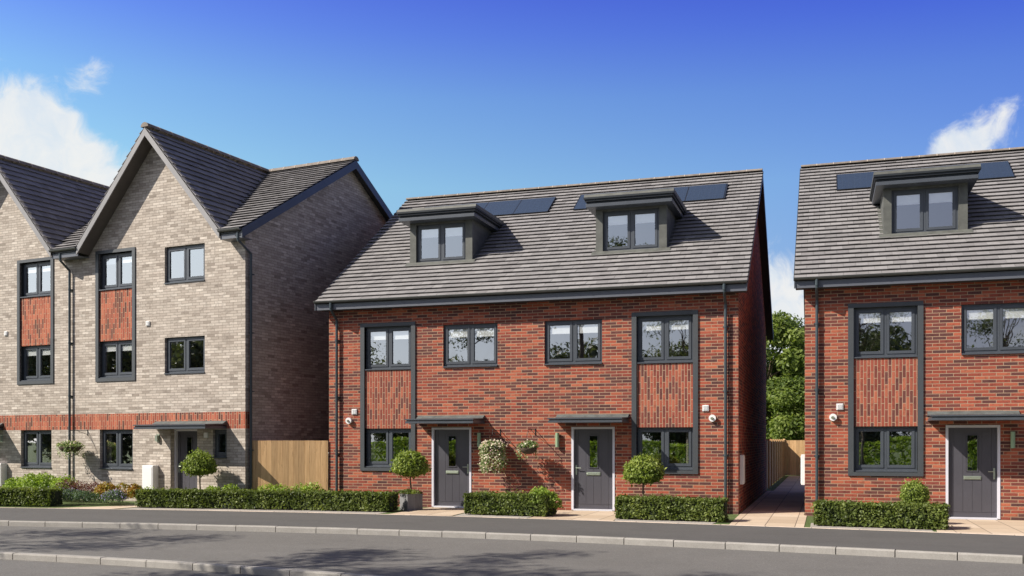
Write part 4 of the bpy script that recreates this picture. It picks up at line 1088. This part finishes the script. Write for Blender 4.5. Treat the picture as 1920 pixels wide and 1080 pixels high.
# ------------------------------------------------------------------ trees
def tree(name, label, loc, h, cr, ch, leaves, size, mat, seed, group=None, trunk_r=.16, clumps=46, spread=1.0, parent_data=None, flat_low=.35):
    """tapered trunk, forked limbs and a crown of leaf clumps hung on the limb ends"""
    root = thing(name, label, 'tree', loc, 0, group)
    rg = np.random.default_rng(seed); q = MB(); tb = h-ch*.82
    pts = [(0, 0, -.1)]; x = y = 0
    for i in range(1, 6):
        x += rg.normal(0, .05)*h/10; y += rg.normal(0, .05)*h/10; pts.append((x, y, (tb+ch*.35)*i/5))
    q.tube(pts, trunk_r, 10, 0, trunk_r*.45)
    tips = []
    for k in range(clumps):
        ph = rg.uniform(0, 6.283); u = rg.uniform(0, 1); zz = rg.uniform(-.85, .95)
        rr = math.sqrt(max(0, 1-zz*zz))*rg.uniform(.45, 1.0)*(1.0 if zz > -.3 else .8)
        tips.append(Vector((x+rr*cr*math.cos(ph), y+rr*cr*math.sin(ph), h-ch/2+zz*ch/2*.9)))
    for i, tp in enumerate(tips):
        if i % 2 and clumps > 40: continue
        s = Vector(pts[3 if i % 3 else 4]).lerp(Vector(pts[5]), rg.uniform(0, .9)); mid = s.lerp(tp, .5)+Vector(tuple(rg.normal(0, .15, 3)))+Vector((0, 0, -.1))
        q.tube([s, mid, tp], trunk_r*.28, 6, 0, .012, cap=False)
    q.build('trunk', 'trunk', root, smooth=True)
    per = leaves//clumps; P, N, S = [], [], []
    for tp in tips:
        e = cr*rg.uniform(.22, .40)*spread; d = rg.normal(0, 1, (per, 3)); d /= np.linalg.norm(d, axis=1)[:, None]
        r = rg.uniform(0, 1, per)**.45
        p = d*r[:, None]*[e, e, e*.72]+np.array(tp); P.append(p); N.append(d+[0, 0, .5]); S.append(np.full(per, rg.uniform(.25, .75)))
    P, N, S = map(np.concatenate, (P, N, S))
    o = leaf_mesh('crown', P, N, size, mat, shades=S, jit=.7); o.parent = root
    return root
tree('garden_tree', 'leafy green tree behind the side path fence, highest of those seen in the gap', (-3.2, 57, 0), 9.4, 3.0, 8.2, 26000, .24, 'tree', 41, 'trees behind the side path', clumps=70)
tree('garden_tree', 'broad green tree in the middle of the gap behind the far fence', (-.9, 60, 0), 8.3, 2.7, 7.4, 22000, .24, 'tree', 42, 'trees behind the side path', clumps=64)
tree('garden_tree', 'green tree at the right side of the gap touching the right house edge', (1.6, 62, 0), 9.0, 2.8, 8.0, 22000, .24, 'tree', 43, 'trees behind the side path', clumps=64)
tree('garden_tree', 'low bushy tree filling the gap just above the far fence', (-1.8, 54.5, 0), 5.2, 2.5, 4.9, 18000, .20, 'tree', 44, 'trees behind the side path', clumps=56)
tree('garden_tree', 'low bushy tree half hidden by the right house above the far fence', (1.3, 55, 0), 4.9, 2.4, 4.6, 16000, .20, 'tree', 45, 'trees behind the side path', clumps=52)

# trees on the verge across the road: outside the picture, seen as shade on the road and as reflections in the glass
def street_tree(*a, **k):
    return tree('street_tree', k.pop('label'), *a, group='trees on the verge opposite', **k)
T1 = street_tree((-20.6, 10.0, -.17), 9.0, 2.5, 5.4, 5200, .13, 'darktree', 51, label='loose crowned street tree on the verge opposite, left of the picture', clumps=24, trunk_r=.12)
T2 = street_tree((-15.0, 7.4, -.17), 11.6, 2.4, 6.0, 5200, .13, 'darktree', 52, label='tall loose crowned street tree on the verge opposite, nearest the picture edge', clumps=24, trunk_r=.12)
def again(src, loc, rz, s, label):
    c = copy_tree(src); c.location = loc; c.rotation_euler[2] = rz; c.scale = (s, s, s); c['label'] = label; return c
again(T2, (-13.2, 4.6, -.17), 2.3, 1.18, 'tallest street tree, left of the viewpoint, whose top shades the road')
again(T2, (-11.6, 1.6, -.17), 1.0, 1.32, 'very tall thin street tree just left of the viewpoint')
again(T1, (-27.5, 8.6, -.17), 1.1, 1.05, 'street tree on the verge opposite, far to the left of the picture')
again(T1, (-7.5, -7.5, -.17), 3.0, 1.15, 'street tree behind the viewpoint mirrored in the right bay windows')
again(T2, (1.5, -9.5, -.17), 4.2, .98, 'street tree directly behind the viewpoint')
again(T1, (8.5, -5, -.17), 5.1, 1.08, 'street tree behind the viewpoint mirrored in the right house windows')
B1 = tree('backdrop_tree', 'dark bushy tree standing far behind the viewpoint', (-34, -26, -.17), 8.2, 4.6, 7.6, 13000, .34, 'darktree', 61, 'tree belt behind the viewpoint', clumps=44)
for i in range(11):
    c = copy_tree(B1); c.location = (-30+i*6.6+random.uniform(-1, 1), -25+random.uniform(-4, 4), -.17); c.rotation_euler[2] = random.uniform(0, 6); s = random.uniform(.88, 1.18); c.scale = (s, s, s)
    c['label'] = ['dark bushy tree in the belt behind the viewpoint'][0]
for x_, y_, s_ in ((-36, 5, .95), (-42, 10, 1.0), (-44, 2, 1.1), (-50, 7, 1.1), (-38, -4, 1.0), (-48, -5, 1.1)):
    c = copy_tree(B1); c.location = (x_, y_, -.17); c.scale = (s_, s_, s_); c.rotation_euler[2] = x_; c['label'] = 'dark bushy tree in the belt behind the viewpoint'
B1['label'] = 'dark bushy tree in the belt behind the viewpoint'
h = hedge('tall green hedge on the verge behind the viewpoint', [(-34, -9.5), (-10, -11), (18, -11)], 1.0, 1.7, dens=120, size=.20, mat='lime', core=False); h['group'] = 'verge hedge'
